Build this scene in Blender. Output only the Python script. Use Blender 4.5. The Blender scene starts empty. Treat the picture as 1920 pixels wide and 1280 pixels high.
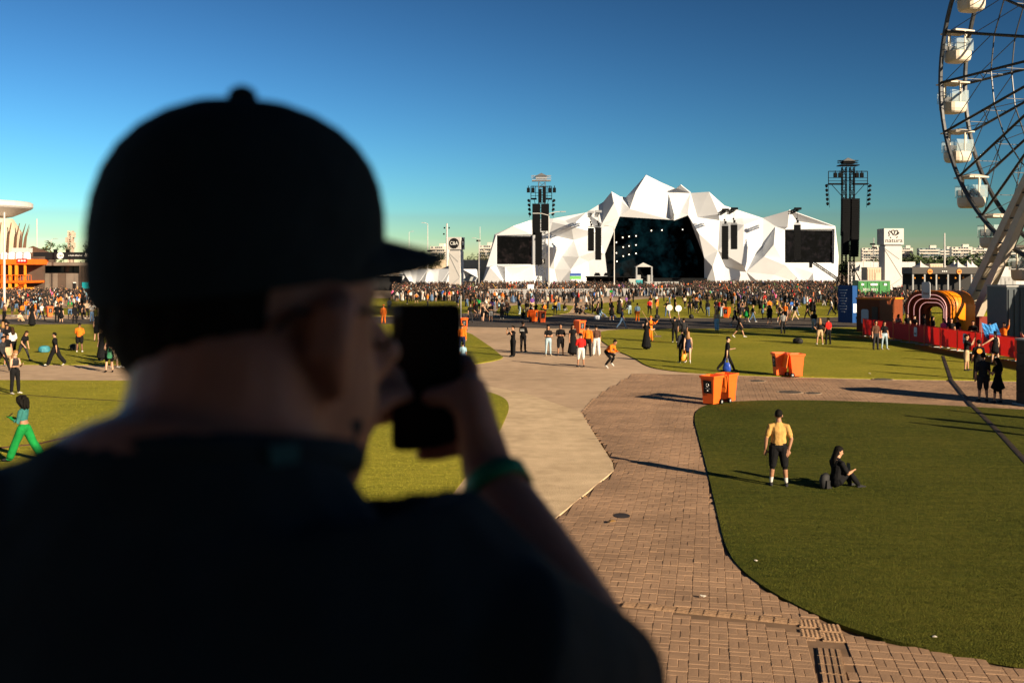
import bpy, bmesh, math, random
import numpy as np
from mathutils import Vector, Matrix, geometry, noise
from math import radians as R, sin, cos, pi
random.seed(7)
SC = bpy.context.scene
COL = SC.collection
# ------------------------------------------------------------------ camera, sky, sun, exposure
F, YH, HC = 1900.0, 503.0, 4.85            # focal length in photo pixels, horizon row, camera height
cam_d = bpy.data.cameras.new('camera'); cam = bpy.data.objects.new('camera', cam_d); COL.objects.link(cam)
cam.location = (0, 0, HC); cam.rotation_euler = (R(90), 0, 0)
cam_d.sensor_width = 36; cam_d.lens = 36 * F / 1920; cam_d.shift_y = -(640 - YH) / 1920
cam_d.clip_start = 0.05; cam_d.clip_end = 9000
cam_d.dof.use_dof = True; cam_d.dof.focus_distance = 55; cam_d.dof.aperture_fstop = 4.0
SC.camera = cam
SUN_EL = R(19); SUN_H = Vector((0.69, -0.724))          # horizontal direction towards the sun
wd = bpy.data.worlds.new('World'); SC.world = wd; wd.use_nodes = True
nt = wd.node_tree; bg = nt.nodes['Background']
sky = nt.nodes.new('ShaderNodeTexSky'); sky.sky_type = 'NISHITA'; sky.sun_disc = False
sky.sun_elevation = SUN_EL; sky.sun_rotation = math.atan2(SUN_H.x, SUN_H.y)
sky.altitude = 0; sky.air_density = 1.0; sky.dust_density = 0.0; sky.ozone_density = 4.5
sc_ = nt.nodes.new('ShaderNodeVectorMath'); sc_.operation = 'SCALE'; sc_.inputs['Scale'].default_value = 0.05
ga = nt.nodes.new('ShaderNodeGamma'); ga.inputs[1].default_value = 2.5
hs = nt.nodes.new('ShaderNodeHueSaturation'); hs.inputs['Saturation'].default_value = 0.93; hs.inputs['Hue'].default_value = 0.476
s2_ = nt.nodes.new('ShaderNodeVectorMath'); s2_.operation = 'SCALE'; s2_.inputs['Scale'].default_value = 41
nt.links.new(sky.outputs[0], sc_.inputs[0]); nt.links.new(sc_.outputs[0], ga.inputs[0]); nt.links.new(ga.outputs[0], hs.inputs['Color'])
nt.links.new(hs.outputs[0], s2_.inputs[0]); nt.links.new(s2_.outputs[0], bg.inputs[0])
bg.inputs[1].default_value = 0.1
sl = bpy.data.lights.new('sun', 'SUN'); so = bpy.data.objects.new('sun', sl); COL.objects.link(so)
sl.energy = 5.0; sl.angle = R(0.5); sl.color = (1.0, 0.80, 0.56)
sdir = Vector((SUN_H.x * cos(SUN_EL), SUN_H.y * cos(SUN_EL), sin(SUN_EL)))
so.rotation_euler = sdir.to_track_quat('Z', 'Y').to_euler(); so.location = (40, -40, 60)
vs = SC.view_settings; vs.view_transform = 'Standard'; vs.look = 'None'; vs.gamma = 1; vs.use_curve_mapping = False
vs.exposure = 1.15

# ------------------------------------------------------------------ helpers
def G(px, py, z=0.0):
    """ground point (height z) seen at photo pixel px, py"""
    Y = F * (HC - z) / (py - YH); return Vector(((px - 960) / F * Y, Y, z))
def W(px, py, Y):
    return Vector(((px - 960) / F * Y, Y, HC + (YH - py) / F * Y))
MATS = {}
def mat(name, col, rough=0.7, metal=0.0, var=0.0, scale=4.0, bump=0.0, bscale=40.0, emit=0.0, spec=0.3, alpha=1.0, isl=0.0):
    if name in MATS: return MATS[name]
    m = bpy.data.materials.new(name); m.use_nodes = True; MATS[name] = m
    n = m.node_tree.nodes; l = m.node_tree.links; b = n['Principled BSDF']
    c = (*col, 1)
    b.inputs['Base Color'].default_value = c; b.inputs['Roughness'].default_value = rough; b.inputs['Metallic'].default_value = metal
    b.inputs['Specular IOR Level'].default_value = spec
    if alpha < 1: b.inputs['Alpha'].default_value = alpha
    if emit: b.inputs['Emission Color'].default_value = c; b.inputs['Emission Strength'].default_value = emit
    src = None
    if var or isl:
        tc = n.new('ShaderNodeTexCoord'); no = n.new('ShaderNodeTexNoise'); no.inputs['Scale'].default_value = scale; no.inputs['Detail'].default_value = 6
        l.new(tc.outputs['Object'], no.inputs['Vector'])
        mr = n.new('ShaderNodeMapRange'); mr.inputs[1].default_value = .3; mr.inputs[2].default_value = .7
        mr.inputs[3].default_value = 1 - var; mr.inputs[4].default_value = 1 + var; l.new(no.outputs[0], mr.inputs[0])
        v = mr.outputs[0]
        if isl:
            ge = n.new('ShaderNodeNewGeometry'); oi = n.new('ShaderNodeObjectInfo'); ad = n.new('ShaderNodeMath'); ad.operation = 'ADD'
            l.new(ge.outputs['Random Per Island'], ad.inputs[0]); l.new(oi.outputs['Random'], ad.inputs[1])
            fr = n.new('ShaderNodeMath'); fr.operation = 'FRACT'; l.new(ad.outputs[0], fr.inputs[0])
            m2 = n.new('ShaderNodeMapRange'); m2.inputs[3].default_value = 1 - isl; m2.inputs[4].default_value = 1 + isl; l.new(fr.outputs[0], m2.inputs[0])
            mu = n.new('ShaderNodeMath'); mu.operation = 'MULTIPLY'; l.new(v, mu.inputs[0]); l.new(m2.outputs[0], mu.inputs[1]); v = mu.outputs[0]
        vm = n.new('ShaderNodeVectorMath'); vm.operation = 'SCALE'; vm.inputs[0].default_value = col; l.new(v, vm.inputs['Scale'])
        l.new(vm.outputs[0], b.inputs['Base Color'])
    if bump:
        tc = n.new('ShaderNodeTexCoord'); no = n.new('ShaderNodeTexNoise'); no.inputs['Scale'].default_value = bscale; no.inputs['Detail'].default_value = 4
        l.new(tc.outputs['Object'], no.inputs['Vector'])
        bu = n.new('ShaderNodeBump'); bu.inputs['Strength'].default_value = bump; bu.inputs['Distance'].default_value = 0.02
        l.new(no.outputs[0], bu.inputs['Height']); l.new(bu.outputs[0], b.inputs['Normal'])
    return m
def tag(o, label=None, cat=None, group=None, kind=None):
    if label: o['label'] = label
    if cat: o['category'] = cat
    if group: o['group'] = group
    if kind: o['kind'] = kind
    return o
def empty(name, loc, rz=0.0, label=None, cat=None, group=None):
    o = bpy.data.objects.new(name, None); COL.objects.link(o); o.location = loc; o.rotation_euler[2] = rz; o.empty_display_size = .2
    return tag(o, label, cat, group)
def link(name, me, m=None, parent=None, loc=(0, 0, 0), rz=0.0):
    o = bpy.data.objects.new(name, me); COL.objects.link(o)
    if m is not None and not me.materials: me.materials.append(m)
    o.location = loc; o.rotation_euler[2] = rz
    if parent: o.parent = parent
    return o
def copy_tree(o, parent=None):
    c = o.copy(); COL.objects.link(c); c.parent = parent
    for ch in list(o.children): copy_tree(ch, c)
    return c
class MB:
    """collects simple solids and links them as one mesh object"""
    def __init__(s): s.v = []; s.f = []
    def add(s, vs, fs):
        k = len(s.v); s.v += [tuple(p) for p in vs]; s.f += [tuple(i + k for i in f) for f in fs]; return s
    def box(s, c, d, rz=0.0):
        x, y, z = d[0] / 2, d[1] / 2, d[2] / 2; ca, sa = cos(rz), sin(rz); vs = []
        for dz in (-z, z):
            for a, b in ((-x, -y), (x, -y), (x, y), (-x, y)): vs.append((c[0] + a * ca - b * sa, c[1] + a * sa + b * ca, c[2] + dz))
        return s.add(vs, [(3, 2, 1, 0), (4, 5, 6, 7), (0, 1, 5, 4), (1, 2, 6, 5), (2, 3, 7, 6), (3, 0, 4, 7)])
    def tube(s, pts, rad, n=8, cap=True):
        pts = [Vector(p) for p in pts]; rad = rad if isinstance(rad, (list, tuple)) else [rad] * len(pts)
        k = len(s.v); ref = None
        for i, p in enumerate(pts):
            t = (pts[min(i + 1, len(pts) - 1)] - pts[max(i - 1, 0)]).normalized()
            if ref is None: ref = Vector((0, 0, 1)) if abs(t.z) < .9 else Vector((1, 0, 0))
            u = ref.cross(t).normalized(); v = t.cross(u); ref = v
            for j in range(n):
                a = 2 * pi * (j + .5) / n; q = p + (u * cos(a) + v * sin(a)) * rad[i]; s.v.append(tuple(q))
        for i in range(len(pts) - 1):
            for j in range(n):
                a = k + i * n + j; b = k + i * n + (j + 1) % n; s.f.append((a, b, b + n, a + n))
        if cap:
            s.f.append(tuple(k + j for j in reversed(range(n)))); e = k + (len(pts) - 1) * n; s.f.append(tuple(e + j for j in range(n)))
        return s
    def beam(s, p, q, r=.05): return s.tube([p, q], r * 1.41, 4)
    def prism(s, poly, z0, z1):
        n = len(poly); vs = [(p[0], p[1], z0) for p in poly] + [(p[0], p[1], z1) for p in poly]
        return s.add(vs, [tuple(reversed(range(n))), tuple(range(n, 2 * n))] + [(i, (i + 1) % n, (i + 1) % n + n, i + n) for i in range(n)])
    def slab(s, poly3, nrm, th):
        n = len(poly3); d = Vector(nrm) * th; vs = [Vector(p) for p in poly3] + [Vector(p) + d for p in poly3]
        return s.add(vs, [tuple(range(n)), tuple(reversed(range(n, 2 * n)))] + [(i, i + n, (i + 1) % n + n, (i + 1) % n) for i in range(n)])
    def lathe(s, prof, n=16, c=(0, 0, 0)):
        k = len(s.v)
        for r, z in prof:
            for j in range(n): a = 2 * pi * j / n; s.v.append((c[0] + r * cos(a), c[1] + r * sin(a), c[2] + z))
        for i in range(len(prof) - 1):
            for j in range(n): a = k + i * n + j; b = k + i * n + (j + 1) % n; s.f.append((a, b, b + n, a + n))
        s.f.append(tuple(k + j for j in reversed(range(n)))); e = k + (len(prof) - 1) * n; s.f.append(tuple(e + j for j in range(n))); return s
    def mesh(s, name):
        me = bpy.data.meshes.new(name); me.from_pydata(s.v, [], s.f); me.update()
        b = bmesh.new(); b.from_mesh(me); bmesh.ops.recalc_face_normals(b, faces=b.faces); b.to_mesh(me); b.free(); return me
    def build(s, name, m, parent=None, loc=(0, 0, 0), rz=0.0, smooth=False):
        me = s.mesh(name)
        if smooth: me.shade_smooth()
        return link(name, me, m, parent, loc, rz)
def text(name, s, size, m, parent, loc, rot, ext=.004, sx=1.0, font_shear=0.0):
    cu = bpy.data.curves.new(name, 'FONT'); cu.body = s; cu.size = size; cu.extrude = ext; cu.align_x = 'CENTER'; cu.align_y = 'CENTER'; cu.shear = font_shear
    t = bpy.data.objects.new(name, cu); COL.objects.link(t); bpy.context.view_layer.update()
    me = bpy.data.meshes.new_from_object(t.evaluated_get(bpy.context.evaluated_depsgraph_get())); bpy.data.objects.remove(t)
    o = link(name, me, m, parent, loc); o.rotation_euler = rot; o.scale = (sx, 1, 1); return o
def smooth_poly(pts, k=2, closed=True):
    for _ in range(k):
        out = []; n = len(pts)
        for i in range(n):
            a = pts[i]; b = pts[(i + 1) % n]; out += [a * .75 + b * .25, a * .25 + b * .75]
        pts = out
    return pts
def inside(p, poly):
    c = False; n = len(poly); j = n - 1
    for i in range(n):
        a, b = poly[i], poly[j]
        if (a[1] > p[1]) != (b[1] > p[1]) and p[0] < (b[0] - a[0]) * (p[1] - a[1]) / (b[1] - a[1]) + a[0]: c = not c
        j = i
    return c

# ------------------------------------------------------------------ ground, paths, lawns
def ground_mat(name, c1, c2, s1, s2, rough=.9, bump=.3, bs=60, stain=None, spec=.2, stripe=0):
    m = bpy.data.materials.new(name); m.use_nodes = True; n = m.node_tree.nodes; l = m.node_tree.links; b = n['Principled BSDF']
    b.inputs['Roughness'].default_value = rough; b.inputs['Specular IOR Level'].default_value = spec
    tc = n.new('ShaderNodeTexCoord')
    def ns(sc, det=6): 
        x = n.new('ShaderNodeTexNoise'); x.inputs['Scale'].default_value = sc; x.inputs['Detail'].default_value = det; l.new(tc.outputs['Object'], x.inputs['Vector']); return x
    n1 = ns(s1); n2 = ns(s2)
    ad = n.new('ShaderNodeMath'); ad.operation = 'ADD'; l.new(n1.outputs[0], ad.inputs[0]); l.new(n2.outputs[0], ad.inputs[1])
    rp = n.new('ShaderNodeMapRange'); rp.inputs[1].default_value = .75; rp.inputs[2].default_value = 1.25; l.new(ad.outputs[0], rp.inputs[0])
    mx = n.new('ShaderNodeMix'); mx.data_type = 'RGBA'; mx.inputs[6].default_value = (*c1, 1); mx.inputs[7].default_value = (*c2, 1); l.new(rp.outputs[0], mx.inputs[0])
    out = mx.outputs[2]
    if stripe:
        mp = n.new('ShaderNodeMapping'); mp.inputs['Scale'].default_value = (1.2, 9, 1); l.new(tc.outputs['Object'], mp.inputs[0])
        x = n.new('ShaderNodeTexNoise'); x.inputs['Scale'].default_value = .45; x.inputs['Detail'].default_value = 5; l.new(mp.outputs[0], x.inputs['Vector'])
        r2 = n.new('ShaderNodeMapRange'); r2.inputs[1].default_value = .3; r2.inputs[2].default_value = .7; r2.inputs[3].default_value = 1 - stripe; r2.inputs[4].default_value = 1 + stripe; l.new(x.outputs[0], r2.inputs[0])
        vm = n.new('ShaderNodeVectorMath'); vm.operation = 'SCALE'; l.new(out, vm.inputs[0]); l.new(r2.outputs[0], vm.inputs['Scale']); out = vm.outputs[0]
    if stain:
        x = ns(stain[0], 8); r2 = n.new('ShaderNodeMapRange'); r2.inputs[1].default_value = .62; r2.inputs[2].default_value = .72; r2.inputs[3].default_value = 1; r2.inputs[4].default_value = stain[1]; l.new(x.outputs[0], r2.inputs[0])
        vm = n.new('ShaderNodeVectorMath'); vm.operation = 'SCALE'; l.new(out, vm.inputs[0]); l.new(r2.outputs[0], vm.inputs['Scale']); out = vm.outputs[0]
    l.new(out, b.inputs['Base Color'])
    x = ns(bs, 3); bu = n.new('ShaderNodeBump'); bu.inputs['Strength'].default_value = bump; bu.inputs['Distance'].default_value = .03; l.new(x.outputs[0], bu.inputs['Height']); l.new(bu.outputs[0], b.inputs['Normal'])
    return m
M_earth = ground_mat('far_paving', (.27, .20, .135), (.36, .27, .19), .05, .9, stain=(.25, .75))
M_path = ground_mat('path_concrete', (.38, .27, .175), (.52, .375, .25), .12, 1.3, stain=(.35, .78), bump=.25)
M_conc = ground_mat('pale_concrete', (.44, .325, .20), (.62, .47, .30), .5, 2.2, stain=(1.1, .68), bump=.4, bs=25)
M_asph = ground_mat('asphalt', (.06, .05, .043), (.10, .083, .068), .2, 3, stain=(.3, .7))
M_turf_dry = ground_mat('turf_olive', (.175, .18, .017), (.30, .265, .033), .15, 6, bump=1.0, bs=45, rough=1, spec=.05, stripe=.13)
M_turf = ground_mat('turf_green', (.038, .050, .008), (.090, .088, .015), .22, 7, bump=1.0, bs=45, rough=1, spec=.05, stripe=.14)
MB().add([(-4000, -600, -.06), (4000, -600, -.06), (4000, 7000, -.06), (-4000, 7000, -.06)], [(0, 1, 2, 3)]).build('ground', M_earth)['kind'] = 'structure'
def sheet(name, px, m, z, sm=0, skirt=.05, raw=False):
    pts = [Vector(p) for p in px] if raw else [G(*p) for p in px]
    if sm: pts = smooth_poly(pts, sm)
    o = MB().prism([(p.x, p.y) for p in pts], z - skirt, z).build(name, m); o['kind'] = 'structure'; return o, [(p.x, p.y) for p in pts]
# concrete promenade below everything in the middle
sheet('path', [(-900, 760), (-900, 560), (2900, 560), (2900, 820), (1500, 800), (900, 800)], M_path, -.02, skirt=.03)
near_lawn, POLY_R = sheet('lawn_near_path', [(1302, 790), (1303, 772), (1325, 758), (1385, 752), (1500, 750), (1640, 754), (1840, 764), (2300, 790), (3600, 1000), (3600, 1480), (2400, 1330), (1920, 1248), (1750, 1221), (1600, 1184), (1500, 1140), (1430, 1101), (1382, 1062), (1360, 1025), (1350, 985), (1335, 920), (1321, 860), (1308, 815)], M_turf, .02, 2)
_, POLY_M = sheet('lawn_across_path', [(1116, 630), (1135, 617), (1300, 617), (1600, 614), (1800, 611), (2300, 612), (2300, 722), (1900, 714), (1780, 712), (1640, 710), (1450, 705), (1335, 701), (1262, 696), (1215, 688), (1188, 670), (1150, 655)], M_turf_dry, .02, 2)
sheet('lawn_behind_road', [(1105, 567), (1330, 553), (1600, 551), (1680, 575), (1640, 594), (1300, 596), (1090, 594)], M_turf_dry, .02, 1)
sheet('lawn_beside_fence', [(940, 572), (1080, 569), (1060, 594), (925, 592)], M_turf_dry, .02, 1)
sheet('lawn_corner', [(600, 610), (800, 606), (872, 618), (946, 668), (935, 675), (880, 684), (700, 690), (560, 690)], M_turf_dry, .02, 1)
sheet('lawn_far_side', [(600, 560), (880, 558), (905, 575), (880, 590), (600, 594)], M_turf_dry, .02, 1)
sheet('lawn_strip', [(-700, 612), (100, 608), (330, 608), (560, 612), (560, 684), (240, 684), (-700, 680)], M_turf_dry, .02, 1)
sheet('lawn_by_bar', [(-700, 577), (60, 576), (240, 580), (400, 582), (400, 593), (230, 593), (100, 589), (-700, 586)], M_turf_dry, .02, 1)
_, POLY_L = sheet('lawn_by_man', [(-2500, 712), (-700, 712), (240, 713), (600, 719), (905, 732), (945, 744), (957, 762), (944, 795), (925, 830), (820, 962), (700, 1120), (400, 1500), (-900, 1500), (-2500, 900)], M_turf_dry, .02, 2)
_, POLY_C = sheet('concrete_slab', [(905, 722), (985, 737), (1088, 772), (1149, 868), (1151, 882), (1040, 972), (930, 1075), (700, 1400), (500, 1400), (760, 1050), (880, 880), (940, 790)], M_conc, .006, 0)
sheet('road', [(-900, 600), (300, 598), (870, 592), (1140, 593), (1640, 591), (2300, 590), (2300, 615), (1640, 614), (1140, 617), (860, 612), (560, 607), (-900, 608)], M_asph, -.008, 0, skirt=.02)
# paver path: one sheet of bedding, pavers as pieces on it
M_pave = mat('paver_brown', (.285, .178, .108), .85, var=.3, scale=.55, bump=.4, bscale=35, isl=.07)
M_bed = mat('paver_bedding', (.17, .105, .062), .95, var=.3, scale=3)
bed, POLY_P = sheet('paver_path', [(1190, 700), (1330, 703), (1450, 707), (1640, 712), (1900, 716), (2300, 722), (2300, 800), (1840, 766), (1640, 756), (1500, 753), (1385, 755), (1325, 761), (1306, 785), (1340, 930), (1365, 1035), (1440, 1110), (1600, 1190), (1920, 1256), (2400, 1345), (2400, 1700), (500, 1700), (900, 1110), (1040, 975), (1152, 884), (1152, 866), (1092, 772), (1130, 735)], M_bed, -.014, 0, skirt=.02)
PL, PW, PA = .25, .125, R(-11)
def paver_mesh(seed):
    r = random.Random(seed); a, b, h = PL / 2 - .0025, PW / 2 - .0025, .0
    e = .004; vs = []
    for k, (x, y, z) in enumerate([(-a, -b, -.03), (a, -b, -.03), (a, b, -.03), (-a, b, -.03), (-a, -b, -.006), (a, -b, -.006), (a, b, -.006), (-a, b, -.006), (-a + e, -b + e, 0), (a - e, -b + e, 0), (a - e, b - e, 0), (-a + e, b - e, 0)]):
        vs.append((x + r.uniform(-.002, .002), y + r.uniform(-.002, .002), z))
    fs = [(8, 9, 10, 11)] + [(i, (i + 1) % 4, (i + 1) % 4 + 4, i + 4) for i in range(4)] + [(i + 4, (i + 1) % 4 + 4, (i + 1) % 4 + 8, i + 8) for i in range(4)]
    return vs, fs
PV = [paver_mesh(i) for i in range(4)]
PME = []
for vs_, fs_ in PV:
    me = bpy.data.meshes.new('paver'); me.from_pydata(vs_, [], fs_); me.materials.append(M_pave); PME.append(me)
cand = []
ca, sa = cos(PA), sin(PA); NX = 200
# tactile guide strips leave gaps between the pavers
T0 = [G(1168, 1131), G(1540, 1180)]; T1 = [G(1547, 1180), G(1568, 1290)]
def near_seg(p, s, w):
    a, b = s; d = b - a; t = max(0, min(1, (p - a).dot(d) / d.dot(d))); return (p - a - d * t).length < w
for i in range(-NX, NX):
    for j in range(0, 230):
        vert = (i + j) % 2 == 0
        for k in (-1, 1):
            lx = (i + .5) * PL + (k * PW / 2 if vert else 0); ly = (j + .5) * PL + (0 if vert else k * PW / 2)
            x = lx * ca - ly * sa; y = lx * sa + ly * ca
            if y < 9 or y > 47 or not inside((x, y), POLY_P): continue
            if inside((x, y), POLY_R) or inside((x, y), POLY_C) or inside((x, y), POLY_L) or inside((x, y), POLY_M): continue
            px = 960 + F * x / y; py = YH + F * HC / y
            p = Vector((x, y, 0))
            if near_seg(p, T0, .14) or near_seg(p, T1, .2): continue
            cand.append((y, x, PA + (pi / 2 if vert else 0), 1190 + (py - 1280) * .25 < px < 1935 and py < 1292))
cand.sort()
rest = MB(); nb = 0
for y, x, a, vis in cand:
    r = random.random(); z = random.gauss(0, .0022)
    if vis and nb < 298:
        o = link('paver', PME[nb % 4], None, bed, (x, y, z), a); o.rotation_euler[0] = random.gauss(0, .006); nb += 1
    else:
        vs_, fs_ = PV[int(r * 4)]; c, s_ = cos(a), sin(a); t1, t2 = random.gauss(0, .006), random.gauss(0, .006)
        rest.add([(x + p[0] * c - p[1] * s_, y + p[0] * s_ + p[1] * c, z + p[2] + p[0] * t1 + p[1] * t2) for p in vs_], fs_)
me = bpy.data.meshes.new('pavers'); me.from_pydata(rest.v, [], rest.f); o = link('pavers', me, M_pave, bed); o['kind'] = 'stuff'
# tactile guide strip: ribbed tiles and a studded square
M_tac = mat('tactile_concrete', (.27, .17, .10), .85, var=.25, scale=5, bump=.4, isl=.12)
def tactile(a, b, w, n, ribs, name):
    d = (b - a); L = d.length; ang = math.atan2(d.y, d.x)
    for i in range(n):
        c = a + d * ((i + .5) / n); t = MB().box((0, 0, -.012), (L / n - .008, w, .03))
        for k in range(ribs): t.box((0, (k + .5) / ribs * w - w / 2, .006), (L / n - .03, w / ribs * .45, .012))
        o = t.build(name, M_tac, bed, (c.x, c.y, random.gauss(0, .002)), ang)
tactile(T0[0], G(1505, 1166), .2, 13, 3, 'guide_tile'); tactile(G(1553, 1215), G(1569, 1300), .3, 5, 4, 'guide_tile')
stud = MB().box((0, 0, -.012), (.29, .29, .03))
for i in range(5):
    for j in range(5): stud.lathe([(.02, 0), (.017, .008), (.008, .011)], 6, (-.116 + i * .058, -.116 + j * .058, .003))
sme = stud.mesh('stud_tile'); sme.materials.append(M_tac)
for (px, py) in ((1518, 1168), (1555, 1176), (1522, 1187), (1562, 1194)):
    p = G(px, py); link('stud_tile', sme, None, bed, p, PA)
# manhole covers
M_iron = mat('cast_iron', (.05, .042, .036), .6, .6, var=.3, scale=8, bump=.5); M_ring = mat('manhole_collar', (.30, .22, .15), .9, var=.2)
def manhole(px, py, r, label):
    p = G(px, py); e = empty('manhole_cover', p, 0, label, 'manhole cover', 'manhole covers in the paver path')
    MB().lathe([(r * 1.22, -.03), (r * 1.22, .008), (r * 1.02, .010), (r * 1.02, -.03)], 28).build('collar', M_ring, e)
    l = MB().lathe([(r, -.03), (r, .011), (r * .95, .016)], 28)
    for i in range(-3, 4):
        h = (r * r * .75 - (i * r * .25) ** 2)
        if h > 0: l.box((0, i * r * .25, .019), (2 * h ** .5, r * .09, .008))
    l.build('lid', M_iron, e)
manhole(1481, 735, .42, 'large round iron manhole cover with pale collar in the paver path')
manhole(1525, 737, .27, 'smaller round iron manhole cover beside the large one')
manhole(1656, 711, .38, 'iron manhole cover at the lawn edge, nearest the red barriers')
manhole(1420, 714, .3, 'worn iron manhole cover beside the pair of orange bins at the lawn')
# dark cable channel crossing lawn and path on the right; thin cable on the left lawn
M_rub = mat('cable_rubber', (.035, .024, .018), .7, var=.3, scale=3)
pts = [G(1768, 668), G(1783, 712), G(1820, 758), G(1868, 806), G(1925, 868), G(2080, 1010)]
cr = tag(MB().build('cable_ramp', M_rub), 'dark rubber cable ramp running across lawn and paver path', 'cable ramp')
bpy.data.objects.remove(cr)
cr = empty('cable_ramp', pts[0], 0, 'dark rubber cable ramp running across lawn and paver path', 'cable ramp')
for a, b in zip(pts, pts[1:]):
    n = max(1, int((b - a).length / .9)); d = (b - a) / n; ang = math.atan2(d.y, d.x)
    for i in range(n):
        c = a + d * (i + .5) - pts[0]; s_ = MB(); L = d.length / 2 - .01
        s_.add([(x, y, z) for x in (-L, L) for y, z in ((-.10, .0), (-.07, .035), (.07, .035), (.10, .0))], [(0, 1, 2, 3), (7, 6, 5, 4), (0, 4, 5, 1), (1, 5, 6, 2), (2, 6, 7, 3), (3, 7, 4, 0)])
        s_.box((0, 0, .036), (2 * L - .1, .08, .008)); s_.build('ramp_segment', M_rub, cr, c, ang)
def hose(px, r, m, name, label):
    p = [G(*q, .03) for q in px]; e = MB().tube([q - p[0] for q in p], r, 6).build(name, m, None, p[0]); tag(e, label, 'cable')
hose([(-60, 846), (72, 832), (150, 814), (240, 795), (420, 760)], .028, mat('cable_brown', (.05, .022, .012), .7), 'cable', 'thin brown cable lying across the left lawn')
hose([(-40, 735), (60, 741), (130, 746), (240, 752)], .012, M_rub, 'cable', 'hair thin dark cable on the left lawn behind the green trousers')

# short turf blades on the nearest lawns, so that they are not a flat sheet
def blades(name, parent, poly, boxpx, n, m, seed, ymax):
    r = random.Random(seed); v = []; f = []; k = 0; tries = 0
    while k < n and tries < n * 6:
        tries += 1; py = r.uniform(boxpx[1], boxpx[3]); px = r.uniform(boxpx[0], boxpx[2]); p = G(px, py)
        if not inside((p.x, p.y), poly) or p.y > ymax: continue
        a = r.uniform(0, 6.28); w = .003 + .00022 * p.y; h = r.uniform(.004, .013); dx, dy = cos(a) * w, sin(a) * w; lx, ly = r.gauss(0, .008), r.gauss(0, .008); i = len(v)
        v += [(p.x - dx, p.y - dy, .018), (p.x + dx, p.y + dy, .018), (p.x + lx, p.y + ly, .02 + h)]; f.append((i, i + 1, i + 2)); k += 1
    me = bpy.data.meshes.new(name); me.from_pydata(v, [], f); o = link(name, me, m, parent); o['kind'] = 'stuff'
M_blade = mat('turf_blades', (.076, .082, .014), 1.0, isl=.45, spec=.03); M_blade2 = mat('turf_blades_olive', (.30, .275, .035), 1.0, isl=.45, spec=.03)
blades('turf', near_lawn, POLY_R, (1290, 752, 1960, 1290), 150000, M_blade, 3, 40)
lawn_l = bpy.data.objects['lawn_by_man']; blades('turf', lawn_l, POLY_L, (0, 713, 300, 900), 30000, M_blade2, 4, 45); blades('turf', lawn_l, POLY_L, (600, 735, 960, 1000), 40000, M_blade2, 5, 45)
# ------------------------------------------------------------------ people: posed bodies, one continuous surface each
def tube_mesh(bm_v, bm_f, pts, rad, ref, n):
    k = len(bm_v); m = len(pts)
    for i, p in enumerate(pts):
        t = (pts[min(i + 1, m - 1)] - pts[max(i - 1, 0)])
        t = t.normalized() if t.length > 1e-6 else Vector((0, 0, 1))
        u = ref.cross(t); u = u.normalized() if u.length > 1e-4 else Vector((1, 0, 0)); v = t.cross(u).normalized()
        a, b = rad[i]
        for j in range(n):
            g = 2 * pi * j / n; bm_v.append(p + u * (a * cos(g)) + v * (b * sin(g)))
    for i in range(m - 1):
        for j in range(n):
            a = k + i * n + j; b = k + i * n + (j + 1) % n; bm_f.append((a, b, b + n, a + n))
    t0 = (pts[0] - pts[1]).normalized(); t1 = (pts[-1] - pts[-2]).normalized()
    bm_v.append(pts[0] + t0 * min(rad[0]) * .7); bm_v.append(pts[-1] + t1 * min(rad[-1]) * .7); c0 = len(bm_v) - 2
    e = k + (m - 1) * n
    for j in range(n):
        bm_f.append((c0, k + (j + 1) % n, k + j)); bm_f.append((c0 + 1, e + j, e + (j + 1) % n))
def rr(r): return r if isinstance(r, tuple) else (r, r)
SK, TOP, BOT, SHOE, ALT = 0, 1, 2, 3, 4
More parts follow.
